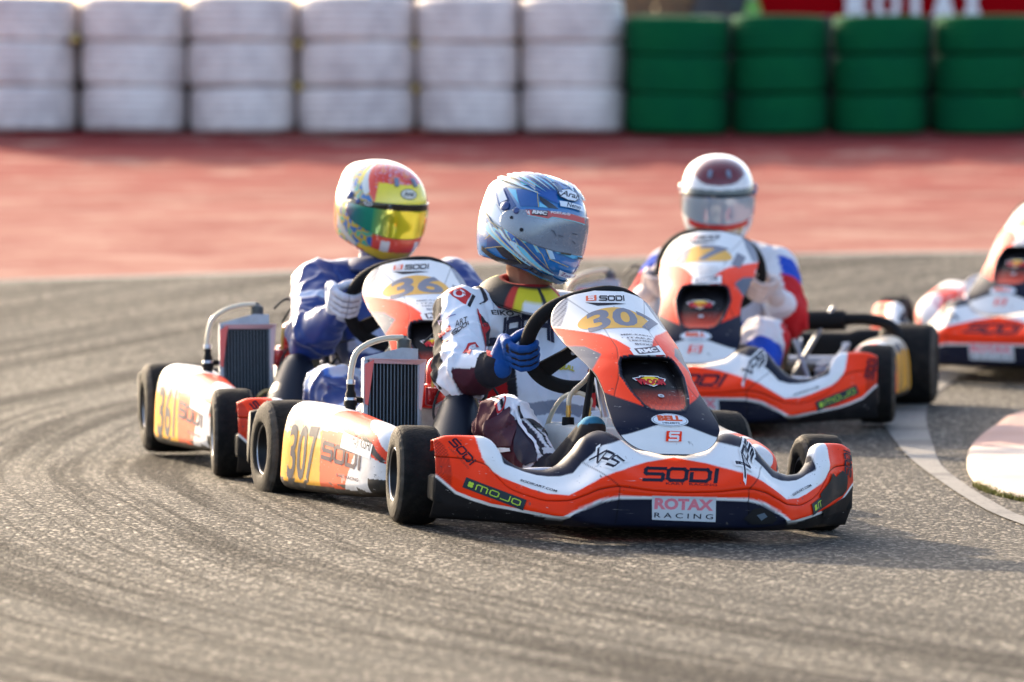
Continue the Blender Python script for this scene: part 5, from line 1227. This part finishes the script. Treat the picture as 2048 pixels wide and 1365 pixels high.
# ---- third driver: white suit with red and blue, white helmet
J3 = dict(pelvis=(.0, .66, .165), chest=(.0, .755, .39), neck=(-.02, .785, .54), head=(-.027, .745, .70), yaw=R(7),
          shR=(-.195, .735, .478), elR=(-.262, .50, .36), wrR=(-.235, .372, .40), haR=R(196), shL=(.170, .745, .478), elL=(.235, .50, .325), wrL=(.210, .372, .385), haL=R(-24),
          knR=(-.255, .13, .27), anR=(-.19, -.065, .125), toR=(-.140, -.165, .235), knL=(.185, .13, .27), anL=(.17, -.065, .125), toL=(.135, -.165, .235))
def col3(P, idx, T, off, names):
    C = np.zeros((len(P), 3)); nm = np.array(names)[idx]; C[:] = (.68, .66, .68); ox = off[:, 0]
    for s, sg in (('R', -1), ('L', 1)):
        u = nm == 'ua'+s; C[u & (ox*sg > .0) & (T > .45)] = (.50, .01, .015); C[u & (ox*sg > .1) & (T < .5) & (T > .12)] = (.01, .06, .42)
        fa = nm == 'fa'+s; C[fa & (ox*sg > .1) & (T < .75)] = (.50, .01, .015)
        sn = nm == 'sn'+s; C[sn & (T > .12) & (T < .62)] = (.01, .06, .42); C[nm == 'ft'+s] = (.02, .02, .03)
        th = nm == 'th'+s; C[th & (ox*sg > .7)] = (.55, .01, .015)
    C[(nm == 'torso') & (P[:, 2] < .3)] = (.01, .06, .42); C[nm == 'neck'] = (.05, .05, .07)
    return C
def glove3(p, c, eo, t, w):
    return (.55, .45, .42) if (p-w).length > .04 else (.6, .55, .56)
p3_, body3 = rider(J3, 'driver in white suit with blue and red sleeves and a white helmet, seen head-on', k3.matrix_world, col3, glove3, M_suit, M_glove, voxel=.008)
def hcol3(AZ, EL):
    a = np.degrees(AZ); e = np.degrees(EL); C = np.zeros(a.shape+(3,)); C[:] = (.66, .66, .66)
    C[inpoly(a, e, [(-80, 82), (-72, 58), (-50, 42), (-24, 31), (0, 29), (24, 31), (50, 42), (72, 58), (80, 82), (0, 90)])] = (.13, .002, .005)
    C[(e < 24) & (e > 12) & (np.abs(a) < 100)] = (.04, .05, .06)
    C[(e < -19) & (e > -27) & (np.abs(a) < 48)] = (.5, .02, .02); C[(e < -27) & (e > -35) & (np.abs(a) < 36)] = (.5, .35, .12); C[(np.abs(a) < 9) & (e < -20)] = (.5, .02, .02); C[(np.abs(np.abs(a)-20) < 8) & (e < -28) & (e > -33)] = (.66, .6, .5)
    return C
def gv3(A, E, t):
    C = np.zeros(A.shape+(3,)); C[:] = (.42, .52, .62); C[t > .84] = (.02, .04, .06); C[np.abs(A) > R(62)] = (.03, .04, .04); return C
m_vis3 = mat('silvered_visor', vcol=True, rough=.16, coat=1, metal=.5)
h3, sh3, vi3 = helmet(p3_, (-.027, .745, .722), (R(12), 0, R(7)), hcol3, gv3, m_vis3, na=180, ne=130)
p4_ = copy_tree(p3_); p4_['label'] = 'driver of the farthest kart, all but hidden beyond the right edge of the photo'; p4_.matrix_world = k4.matrix_world
# collar / neck protectors
def collar(parent, c, rx, ry, tilt, yaw, tube_r, cols, name='neck_protector', roll=0):
    n = 90; m_ = 20; v = []; C = []; Mx = Matrix.Translation(c) @ Matrix.Rotation(yaw, 4, 'Z') @ Matrix.Rotation(tilt, 4, 'X')
    for i in range(n):
        a = 2*math.pi*i/n; wid = tube_r*(1.25+.55*math.cos(a+math.pi/2)**2)
        for j in range(m_):
            b_ = 2*math.pi*j/m_; rr = 1+(wid*math.cos(b_))/max(rx, ry)
            rad = Vector((math.cos(a)*rx, math.sin(a)*ry, 0)); o_ = rad.normalized()
            h_ = tube_r*.95*math.sin(b_); slope = wid*math.cos(b_)
            v.append(Mx @ (rad+o_*slope+Vector((0, 0, h_-.55*slope)))); C.append(cols(a, b_))
    f = grid_faces(n, m_, True).tolist(); f += [((i)*m_+m_-1, i*m_, ((i+1) % n)*m_, ((i+1) % n)*m_+m_-1) for i in range(n)]
    return mk(name, v, f, M_suitp, parent, cols=np.array(C))
def cc1(a, b_):
    s = math.sin(b_); c_ = math.cos(b_); d = abs(math.degrees(math.atan2(math.sin(a+math.pi/2), math.cos(a+math.pi/2))))
    if c_ < -.55 and s > -.2: return (.42, .01, .015)
    if s > -.25 and c_ > .0 and d < 58:
        if d < 4: return (.02, .02, .02)
        if d < 34 and -.1 < s < .62: return (.74, .70, .68)
        if d > 44: return (.50, .03, .02)
        return (.62, .50, .015)
    if s > .2 and c_ > 0 and d > 130: return (.45, .43, .12)
    return (.012, .012, .015)
nc1 = collar(p1_, (-.058, .742, .608), .082, .090, R(14), R(16), .027, cc1)
nc2 = collar(p2_, (-.01, .760, .590), .095, .090, R(-4), 0, .020, lambda a, b_: (.012, .03, .12))
# ------------------------------------------------------------------ printed patterns on the nearest driver (outlines in the helmet's / kart's own frame)
PT = {
 'back_white': [(-0.0653,0.1169,0.105),(-0.0748,0.0409,0.1252),(-0.0953,0.0416,0.1073),(-0.107,0.0511,0.0885),(-0.115,0.0616,0.0579),(-0.1172,0.0644,0.0423),(-0.1183,0.0691,0.0206),(-0.0921,0.1048,0.075)],
 'cyan_strip': [(-0.0646,0.1162,0.1062),(-0.086,0.0549,0.1141),(-0.0954,0.0477,0.1062),(-0.0669,0.1188,0.1014)],
 'seam': [(-0.0795,0.0311,0.1231),(-0.0969,0.0396,0.1058),(-0.108,0.0497,0.087),(-0.1145,0.0589,0.0627),(-0.1175,0.0623,0.0439)],
 'cars': [(-0.1094,0.0426,0.0859),(-0.1079,0.0227,0.0918),(-0.1197,-0.016,0.0614),(-0.1228,0.0074,0.0499)],
 'navy1': [(-0.1123,0.0474,0.0776),(-0.1052,0.0157,0.0965),(-0.1188,-0.048,0.0496),(-0.1251,-0.0248,0.0286),(-0.1238,0.0144,0.0431)],
 'cyan1': [(-0.1072,0.0085,0.0932),(-0.1064,-0.0233,0.0923),(-0.116,-0.0547,0.055),(-0.1146,-0.0249,0.0749)],
 'dkblue': [(-0.1054,-0.0239,0.0941),(-0.0856,-0.0854,0.0933),(-0.092,-0.1049,0.0554),(-0.1159,-0.0601,0.0496)],
 'gold1': [(-0.1052,0.0157,0.0965),(-0.1003,-0.0393,0.0984),(-0.0856,-0.0854,0.0933),(-0.092,-0.1049,0.0554)],
 'black1': [(-0.0856,-0.0938,0.0851),(-0.0702,-0.1166,0.0743),(-0.0475,-0.1356,0.0581),(-0.0749,-0.1212,0.0567),(-0.0875,-0.1005,0.0735)],
 'cyan2': [(-0.0893,-0.1013,0.0689),(-0.0737,-0.122,0.057),(-0.0905,-0.1068,0.0552)],
 'white1': [(-0.0657,-0.0062,0.1337),(-0.0718,-0.0561,0.1223),(-0.0874,-0.0779,0.0969),(-0.0877,-0.0265,0.116)],
 'cyan3': [(-0.0749,0.011,0.1279),(-0.0696,-0.0042,0.1315),(-0.0875,-0.0536,0.1096),(-0.0954,-0.0323,0.1066)],
 'deep': [(-0.0737,-0.0633,0.1182),(-0.0324,-0.0928,0.1221),(-0.0489,-0.1295,0.0723),(-0.0673,-0.1176,0.0763),(-0.0867,-0.09,0.0876)],
 'top_glint': [(-0.0317,-0.0449,0.1417),(-0.0098,-0.0708,0.1365),(0.0485,-0.0933,0.1164),(-0.0009,-0.0896,0.1273)],
 'arai': [(-0.0443,-0.1146,0.0985),(-0.0265,-0.1114,0.1081),(0.0001,-0.1089,0.1129),(0.0257,-0.1147,0.1048),(0.0267,-0.1254,0.0909),(0.0091,-0.1323,0.0825),(-0.0196,-0.1316,0.0824),(-0.0405,-0.1239,0.0879)],
 'arait': [(-0.0405,-0.122,0.0907),(0.0186,-0.1276,0.0893),(-0.0293,-0.1125,0.1063)],
 'nemo': [(-0.0453,-0.1281,0.078),(0.0384,-0.1324,0.0736),(0.0382,-0.1377,0.0605),(-0.0444,-0.1345,0.0644)],
 'nemot': [(-0.0259,-0.138,0.0666),(0.0231,-0.1394,0.0642),(-0.0208,-0.1338,0.0779)],
 'midwhite': [(-0.1143,0.0782,0.0323),(-0.1221,0.0303,0.0478),(-0.1265,-0.0114,0.0182),(-0.1257,-0.0308,0.0051),(-0.1249,-0.0354,-0.0183),(-0.1265,-0.0187,-0.0134),(-0.1246,0.0406,0.0105)],
 'bluep': [(-0.1156,0.0788,0.0125),(-0.1247,0.0401,0.009),(-0.1265,0.0052,-0.0224),(-0.1227,0.0414,-0.0418),(-0.1173,0.0737,-0.0158)],
 'dk2': [(-0.1229,0.0387,-0.0431),(-0.1264,-0.0191,-0.0156),(-0.1143,-0.0732,-0.043),(-0.1157,-0.0644,-0.0545),(-0.1175,0.0422,-0.0713)],
 'cyan4': [(-0.1247,-0.0373,-0.0181),(-0.1218,-0.0536,-0.0176),(-0.1007,-0.1012,-0.0392),(-0.1074,-0.0884,-0.0466),(-0.1184,-0.0628,-0.0356)],
 'black2': [(-0.1209,0.0049,-0.068),(-0.116,-0.0612,-0.0579),(-0.0968,-0.0909,-0.0869),(-0.0663,-0.1084,-0.1128),(-0.098,-0.0704,-0.1041),(-0.1142,-0.0235,-0.0899)],
 'blue5': [(-0.1208,-0.0165,-0.0674),(-0.1194,-0.0401,-0.0634),(-0.0947,-0.0796,-0.1028),(-0.106,-0.0556,-0.0976)],
 'cyan5': [(-0.099,-0.1037,-0.0388),(-0.0897,-0.1147,-0.0448),(-0.0766,-0.1254,-0.066),(-0.0843,-0.1181,-0.0647)],
 'cyan6': [(-0.0733,-0.1296,-0.0428),(-0.0566,-0.1393,-0.0487),(-0.0409,-0.1458,-0.0759),(-0.0547,-0.1395,-0.0768)],
 'g2': [(-0.1156,0.0788,0.0125),(-0.1261,0.0271,-0.0035),(-0.1263,-0.0193,-0.017)],
 'g3': [(-0.1206,0.0482,-0.0504),(-0.1261,0.0126,-0.0291),(-0.1263,-0.0193,-0.017),(-0.1141,-0.0733,-0.0445),(-0.0814,-0.1137,-0.0872)],
 'g4': [(-0.114,0.0559,-0.0752),(-0.1213,0.0005,-0.0662),(-0.1153,-0.0645,-0.0567),(-0.102,-0.086,-0.0791),(-0.0774,-0.1085,-0.1007)],
 'g5': [(-0.1183,-0.0629,-0.0363),(-0.0964,-0.1027,-0.0648),(-0.0363,-0.125,-0.1149)],
 'g6': [(-0.0981,-0.105,-0.0394),(-0.0738,-0.1275,-0.0684),(-0.0251,-0.1268,-0.1163)],
 'g7': [(-0.0729,-0.1297,-0.0449),(-0.0545,-0.1395,-0.0773),(0.0046,-0.1503,-0.0893)],
 'g8': [(-0.1194,-0.0401,-0.0634),(-0.1102,-0.0608,-0.0826),(-0.0948,-0.0814,-0.1011)],
 'chin': [(-0.0552,-0.14,-0.0484),(-0.0204,-0.1498,-0.0506),(0.082,-0.1215,-0.0566),(0.0814,-0.1207,-0.0667),(0.0149,-0.1518,-0.0669),(-0.0401,-0.1463,-0.0594)],
 'rim': [(-0.1133,0.0561,-0.0774),(-0.1125,0.0027,-0.0968),(-0.1042,-0.0548,-0.102),(-0.0817,-0.0971,-0.1068),(-0.0248,-0.1194,-0.123),(0.0718,-0.0905,-0.1237)],
 'zon': [(-0.0203,-0.1445,-0.0983),(0.0745,-0.1134,-0.0987),(0.0695,-0.1082,-0.11),(-0.011,-0.133,-0.1127)],
 'zont': [(-0.0069,-0.136,-0.1102),(0.0696,-0.1084,-0.1097),(-0.0134,-0.1435,-0.1012)],
 'slot1': [(-0.0326,-0.1481,-0.0559),(0.0035,-0.1514,-0.0552),(0.0023,-0.1518,-0.0595),(-0.0314,-0.1487,-0.0605)],
 'slot2': [(0.0285,-0.1493,-0.06),(0.0645,-0.135,-0.06),(0.0627,-0.136,-0.0641),(0.0303,-0.1492,-0.064)],
 'vred': [(-0.115,-0.077,0.0426),(-0.1072,-0.0948,0.0453),(-0.0768,-0.1278,0.0496),(-0.0222,-0.1456,0.0508),(0.0452,-0.1447,0.0456),(0.0464,-0.1469,0.0309),(-0.0083,-0.1523,0.0344),(-0.0684,-0.1367,0.0346),(-0.077,-0.1323,0.0271),(-0.1121,-0.0909,0.0291)],
 'vwh': [(-0.1137,-0.0779,0.0426),(-0.1069,-0.0896,0.0442),(-0.1098,-0.0949,0.0297),(-0.1134,-0.0864,0.0359)],
 'rmcb': [(-0.1069,-0.0953,0.0453),(-0.0771,-0.1277,0.0496),(-0.0786,-0.1301,0.0341),(-0.1071,-0.0991,0.032)],
 'rmct': [(-0.1067,-0.099,0.035),(-0.0791,-0.1292,0.037),(-0.1061,-0.097,0.0444)],
 'port': [(-0.0712,-0.1333,0.0434),(-0.0149,-0.15,0.0458),(-0.0714,-0.1317,0.0495)],
 'edge': [(-0.1121,-0.0911,0.0283),(-0.077,-0.1323,0.0266),(-0.067,-0.1376,0.0336),(-0.0061,-0.1525,0.0334),(0.0466,-0.147,0.0295)],
 'd1': [(-0.0662,-0.1403,-0.0006),(-0.0603,-0.1433,-0.0026),(-0.0526,-0.1464,-0.0131)],
 'd2': [(-0.0449,-0.1489,-0.0119),(-0.0311,-0.1521,-0.0128)],
 'd3': [(-0.0007,-0.1545,0.0002),(0.0169,-0.154,-0.0007)],
 'd4': [(0.004,-0.1543,-0.0201),(0.0165,-0.1537,-0.0261)],
 'dot': [(-0.1181,-0.0808,-0.0121)],
 'dot2': [(-0.1278,-0.0455,0.0167)],
 'red': [(-0.281,0.7213,0.5926),(-0.2644,0.7195,0.6043),(-0.2464,0.7168,0.6102),(-0.2318,0.7007,0.6027),(-0.2189,0.6911,0.5926),(-0.2471,0.646,0.5602),(-0.2596,0.6673,0.5707),(-0.2726,0.6891,0.582)],
 'blk': [(-0.2471,0.646,0.5602),(-0.2189,0.6911,0.5926),(-0.2109,0.687,0.5875),(-0.2389,0.6424,0.5562)],
 'ring': [(-0.2523,0.6944,0.5916),(-0.2369,0.6877,0.5922),(-0.2496,0.7051,0.6043)],
 'strap': [(-0.195,0.7471,0.6102),(-0.181,0.757,0.6107),(-0.1765,0.6853,0.5751),(-0.1937,0.6752,0.5708),(-0.2054,0.6617,0.5634),(-0.2083,0.6632,0.5663),(-0.1862,0.6848,0.5769)],
 'flag': [(-0.1621,0.6876,0.5736),(-0.1174,0.7031,0.5719),(-0.1211,0.6898,0.5527),(-0.1613,0.6802,0.554)],
 'sun': [(-0.1396,0.6904,0.5637),(-0.1295,0.694,0.5639),(-0.1385,0.6945,0.5698)],
 'eiko': [(-0.168,0.6777,0.5426),(-0.0951,0.694,0.5411),(-0.1691,0.6791,0.5553)],
 'japan': [(-0.1559,0.7067,0.4718),(0.0553,0.6741,0.479),(-0.163,0.6815,0.5228)],
 'strip': [(-0.2303,0.624,0.5424),(-0.2187,0.6304,0.5395),(-0.2037,0.6363,0.5246),(-0.1883,0.6532,0.5032),(-0.1674,0.7061,0.4532),(-0.218,0.5621,0.4568),(-0.2185,0.5822,0.4833),(-0.2238,0.6058,0.5189)],
 'sred': [(-0.2107,0.6176,0.5189),(-0.1883,0.6532,0.5032),(-0.2086,0.6001,0.4891),(-0.2225,0.5927,0.5056)],
 'sig': [(-0.3141,0.6797,0.5158),(-0.3078,0.6713,0.536),(-0.3078,0.6546,0.5319),(-0.3164,0.6326,0.5035),(-0.3149,0.6551,0.515),(-0.3086,0.6234,0.5161),(-0.3009,0.6301,0.5313),(-0.3018,0.6146,0.518),(-0.2896,0.6263,0.5377),(-0.297,0.6157,0.5257),(-0.2804,0.6161,0.5346)],
 'bir': [(-0.3325,0.5843,0.4707),(-0.3028,0.5627,0.4908),(-0.33,0.6048,0.4797)],
 'art': [(-0.299,0.5702,0.4983),(-0.2581,0.5818,0.5111),(-0.2967,0.5938,0.5142)],
 'sodi': [(-0.3118,0.5379,0.4733),(-0.2561,0.5697,0.5024),(-0.309,0.5532,0.4789)],
 'sic': [(-0.331,0.5592,0.46),(-0.3232,0.5355,0.464),(-0.3171,0.5487,0.4743),(-0.3282,0.5635,0.4675)],
 'emb': [(-0.3107,0.4449,0.4398),(-0.2819,0.5047,0.4601),(-0.257,0.5251,0.4631),(-0.2467,0.5211,0.4484),(-0.2657,0.5051,0.4514),(-0.2997,0.416,0.4387),(-0.3022,0.4396,0.4423)],
 'embw': [(-0.2823,0.4917,0.453),(-0.2617,0.5189,0.4556),(-0.2623,0.5056,0.4485),(-0.2924,0.4465,0.4453)],
 'tb': [(0.0158,0.6391,0.3961),(0.0677,0.6327,0.392),(0.0196,0.6449,0.4097)],
 'hip': [(-0.3101,0.0808,0.3229),(-0.2971,0.0832,0.323),(-0.3042,0.1015,0.333)],
 'cuff': [(-0.2458,0.3536,0.4541),(-0.138,0.6779,0.4579),(-0.2344,0.3378,0.4372)],
 'red2': [(-0.1687,0.7009,0.4441),(-0.257,0.3568,0.4508),(-0.2597,0.3527,0.4456),(-0.268,0.3665,0.4472)],
 'line': [(-0.2751,0.0855,0.3192),(-0.278,0.0425,0.2885),(-0.2723,0.0292,0.2717),(-0.2611,-0.0023,0.2489),(-0.2468,-0.03,0.2226),(-0.2405,-0.0567,0.1962)],
 'blkA': [(-0.268,0.0743,0.3048),(-0.2614,0.0779,0.3079),(-0.2607,0.0357,0.2805),(-0.2692,0.0377,0.2802)],
 'blkB': [(-0.256,0.0395,0.2834),(-0.2294,0.0503,0.2768),(-0.2099,0.0556,0.2657),(-0.2067,0.0318,0.2533),(-0.2243,0.0228,0.259),(-0.2437,0.0276,0.2724)],
 'blkC': [(-0.2592,0.0112,0.2585),(-0.2429,-0.0023,0.2493),(-0.2394,-0.0162,0.2361),(-0.2471,-0.0176,0.2343),(-0.2582,-0.0049,0.2474)],
 'blkD': [(-0.2224,0.0008,0.2425),(-0.0186,0.581,0.221),(-0.0034,0.5741,0.2171),(-0.2005,0.0204,0.2372)],
 'blkE': [(-0.2414,-0.0234,0.2294),(-0.2349,-0.0453,0.2132),(-0.2294,-0.0723,0.1833),(-0.2361,-0.0637,0.1897),(-0.2445,-0.0406,0.2163)],
 'mar': [(-0.352,0.091,0.2566),(-0.3221,0.0718,0.2826),(-0.2883,0.0775,0.311),(-0.2798,0.0745,0.3045),(-0.2839,0.0348,0.2817),(-0.2824,0.0194,0.2615),(-0.2917,0.0102,0.2372),(-0.2965,0.0029,0.2095),(-0.3185,0.0506,0.2066),(-0.3371,0.0818,0.2222)],
 'nav': [(-0.2799,0.0283,0.268),(-0.2737,0.0045,0.2483),(-0.2595,-0.0173,0.2253),(-0.2525,-0.0439,0.2093),(-0.2453,-0.0581,0.191),(-0.2494,-0.0673,0.174),(-0.2722,-0.042,0.1617),(-0.2822,-0.0138,0.1757),(-0.2915,-0.0058,0.1961),(-0.2916,0.003,0.2236),(-0.2862,0.0113,0.2477)],
 'band': [(-0.3203,0.0561,0.2045),(-0.301,0.006,0.2058),(-0.2996,0.0037,0.1975),(-0.3151,0.0601,0.1918)],
}

CY = (.16, .54, .74); GO = (.62, .46, .14); NB = (.008, .06, .22); DB = (.008, .025, .12); WH = (.72, .75, .80)
P = Print(bvh_of(sh1), (0, 0, 0))
def hp(k, c, **kw): P.poly(PT[k], c, **kw)
def hl(k, w, c):
    pts = PT[k]; n = sum((P.b.find_nearest(Vector(p))[1] for p in pts), Vector()); P.line(pts, w, c, n)
hp('back_white', WH); hp('midwhite', (.66, .72, .80)); hp('cyan_strip', (.05, .52, .60)); hp('bluep', (.02, .22, .60))
hp('navy1', NB); hp('cyan1', CY); hp('dkblue', (.008, .09, .32)); hp('black1', (.01, .012, .02)); hp('cyan2', CY); hp('deep', (.006, .08, .34)); hp('white1', (.62, .70, .78)); hp('cyan3', CY); hp('top_glint', (.66, .72, .82))  # last patch is a painted highlight on the front of the crown
hp('dk2', NB); hp('blue5', (.015, .08, .38)); hp('black2', (.012, .015, .03)); hp('cyan4', CY); hp('cyan5', CY); hp('cyan6', (.40, .58, .74)); hp('chin', (.08, .42, .68))
for k in ('gold1', 'g2', 'g3', 'g4', 'g5', 'g6', 'g7', 'g8'): hl(k, .0016, GO)
hl('seam', .0018, (.01, .01, .012)); hl('rim', .013, (.012, .013, .02))
# tapering spikes fanning over the crown and along the jaw, laid on the shell point by point
def spike(P, az0, el0, az1, el1, w, c, bow=0.):
    n = 14; v = []; P.layer += .4; off = .0008+.00012*P.layer
    for k in range(n+1):
        t = k/n; a = az0+(az1-az0)*t; e = el0+(el1-el0)*t+bow*math.sin(math.pi*t); L = math.hypot((az1-az0)*math.cos(R(e)), el1-el0)+1e-6
        na, ne_ = -(el1-el0)/L/max(.25, math.cos(R(e))), (az1-az0)*math.cos(R(e))/L; ww = w*(1-t)**.8*min(1, t*6+.25)
        for sg in (-1, 1):
            r_, d_ = hel_r(np.array(R(a+na*ww*sg)), np.array(R(e+ne_*ww*sg))); v.append(Vector(d_*float(r_+off)))
    k0 = len(P.v); P.v += v; P.f += [(k0+2*k, k0+2*k+1, k0+2*k+3, k0+2*k+2) for k in range(n)]; P.c += [c]*len(v)
rs = random.Random(5); LB = (.50, .70, .82)
for k in range(15):
    t = k/14; a0 = -128+70*t; e0 = 6-26*t+rs.uniform(-5, 5); a1 = -44+38*t+rs.uniform(-4, 4); e1 = -38-4*t
    w_ = rs.uniform(2.2, 4.2); c_ = (LB, NB, CY, (.012, .12, .44))[k % 4]
    spike(P, a0, e0, a1, e1, w_+.7, GO, -3); spike(P, a0, e0, a1, e1, w_, c_, -3)
for k in range(12):
    t = k/11; a0 = -150+120*t; e0 = 42+20*math.sin(t*3)+rs.uniform(-4, 4); a1 = -40+34*t; e1 = 34+24*t*(1-t)
    w_ = rs.uniform(2.0, 4.0); c_ = (LB, (.012, .12, .44), CY, NB)[k % 4]
    spike(P, a0, e0+8, a1, e1, w_+.6, GO, 9); spike(P, a0, e0+8, a1, e1, w_, c_, 9)
for k in range(8): spike(P, 12+9*k, 60-3*k, 6+4*k, 34, 3, (LB, NB)[k % 2], 3)
hp('cars', WH); hp('zon', (.75, .76, .8)); hp('nemo', (.72, .78, .86)); hp('arai', (.02, .03, .06))
c = sum((Vector(p) for p in PT['arai']), Vector())/8
P.poly([Vector(p)*.88+c*.12 for p in PT['arai']], (.76, .79, .84))
def ht(t, k, c, **kw): a, b2, u = PT[k]; P.text(t, a, b2, u, c, **kw)
ht('Arai', 'arait', (.02, .02, .03), bold=.03, shear=.2); ht('Nemo', 'nemot', (.02, .02, .05)); ht('Zonvolt', 'zont', (.25, .05, .15), shear=.2, bold=.02)
cs = PT['cars']; P.text('CARS', cs[1], cs[2], Vector(cs[1]).lerp(Vector(cs[0]), .55), (.05, .03, .06), bold=.03)
hp('slot1', (.004, .004, .006)); hp('slot2', (.004, .004, .006))
P.build('printed_pattern', M_helmet, sh1)
P = Print(bvh_of(vi1), (0, 0, 0))
hp('vred', (.58, .13, .13)); hl('edge', .0025, (.25, .55, .6)); hp('vwh', (.75, .7, .7))
a, b_, c_, d_ = map(Vector, PT['vwh'])
for t in (.15, .45, .75): P.line([a.lerp(b_, t), d_.lerp(c_, min(1, t+.25))], .0022, (.6, .08, .08), (P.b.find_nearest(a)[1]))
hp('rmcb', (.05, .04, .05)); ht('RMC', 'rmct', (.8, .78, .78), bold=.06, shear=.15); ht('PORTIMAO', 'port', (.82, .74, .74), bold=.05)
for k in ('d1', 'd2', 'd3', 'd4'): hl(k, .0016, (.02, .03, .06))
for k, r_ in (('dot', .0052), ('dot2', .0045)):
    c = Vector(PT[k][0]); n = P.b.find_nearest(c)[1]; u = Vector((0, 0, 1)).cross(n).normalized(); P.disc(c, u*r_, n.cross(u)*r_, (.012, .014, .02))
P.build('visor_strip', M_print, vi1)
# suit
P = Print(bvh_of(body1)); BK = (.012, .012, .02); RD = (.50, .012, .018); NV = (.02, .022, .05)
def ringp(k, w, c):
    ce, ex, ey = map(Vector, PT[k]); ux = ex-ce; uy = ey-ce; n = 26
    pts = [((math.cos(2*math.pi*i/n)), math.sin(2*math.pi*i/n)) for i in range(n)]; v = pts+[(x*(1-w), y*(1-w)) for x, y in pts]
    P.tris(v, [(i, (i+1) % n, n+(i+1) % n, n+i) for i in range(n)], ce, ux, uy, c)
hp('blk', BK); hp('red', RD); ringp('ring', .42, (.74, .72, .74)); hp('strip', BK); hp('sred', RD)
for k in range(5):
    ps = PT['strip']; t = .12+k*.17; q = Vector(ps[0]).lerp(Vector(ps[4]), t); n = P.b.find_nearest(q)[1]; u = Vector((0, 0, 1)).cross(n).normalized(); w_ = n.cross(u)
    P.poly([q+u*.007, q+w_*.011, q-u*.007, q-w_*.011], (.7, .7, .73) if k % 2 else RD, n=n)
hp('strap', BK)
P.poly(PT['flag'], (.35, .37, .45)); c = sum((Vector(p) for p in PT['flag']), Vector())/4; P.poly([Vector(p)*.93+c*.07 for p in PT['flag']], (.72, .73, .78)); ce, ex, ey = map(Vector, PT['sun']); P.disc(ce, ex-ce, ey-ce, (.60, .01, .02))
ht('EIKO', 'eiko', BK, bold=.02, shear=-.1)
a, b_, u = map(Vector, PT['japan']); P.text('JAPAN', a, b_, u, NV, wide=True, w=.27, gap=.18, slant=.12)
hl('sig', .0022, (.05, .03, .22)); ht('birel', 'bir', RD, bold=.05); ht('ART', 'art', BK, bold=.0, shear=.3); a, b_, u = map(Vector, PT['sodi']); P.text('SODI', a, b_, a+(u-a)*1.0, BK, wide=True, w=.24, gap=.25)
hp('sic', (.62, .16, .04)); hp('emb', RD); hp('embw', (.7, .68, .7)); ht('TBULL', 'tb', (.62, .52, .04), bold=.06); ringp('hip', .3, RD); hp('red2', RD)
hl('line', .0, WH) if False else None
n = P.b.find_nearest(Vector(PT['mar'][2]))[1]
hp('mar', (.055, .010, .022)); hp('nav', (.016, .014, .030)); hp('band', (.72, .73, .78)); P.line(PT['line'], .0085, (.74, .75, .80), P.b.find_nearest(Vector(PT['line'][3]))[1])
hp('blkA', BK); hp('blkB', BK); hp('blkC', BK); hp('blkD', BK); hp('blkE', BK)
P.build('suit_print', M_suitp, body1)
# second helmet: oval maker's marks
P = Print(bvh_of(sh2))
def oval(P, az, el, w, h, txt, cw, ct):
    r_, d_ = hel_r(np.array(R(az)), np.array(R(el))); c = Vector(d_*float(r_)); n = Vector(d_); u = Vector((0, 0, 1)).cross(n).normalized(); v = n.cross(u)
    P.disc(c, u*w, v*h, (.03, .03, .05)); P.disc(c, u*w*.9, v*h*.86, cw); P.text(txt, c-u*w*.62-v*h*.38, c+u*w*.62-v*h*.38, c-u*w*.62+v*h*.5, ct, bold=.03, shear=.2)
oval(P, 2, 31, .030, .017, 'Arai', (.6, .6, .55), (.03, .03, .04)); P.build('maker_mark', M_print, sh2)
P = Print(bvh_of(vi2)); oval(P, -50, 15.2, .017, .0085, 'Arai', (.5, .5, .5), (.02, .02, .02)); P.build('maker_mark', M_print, vi2)
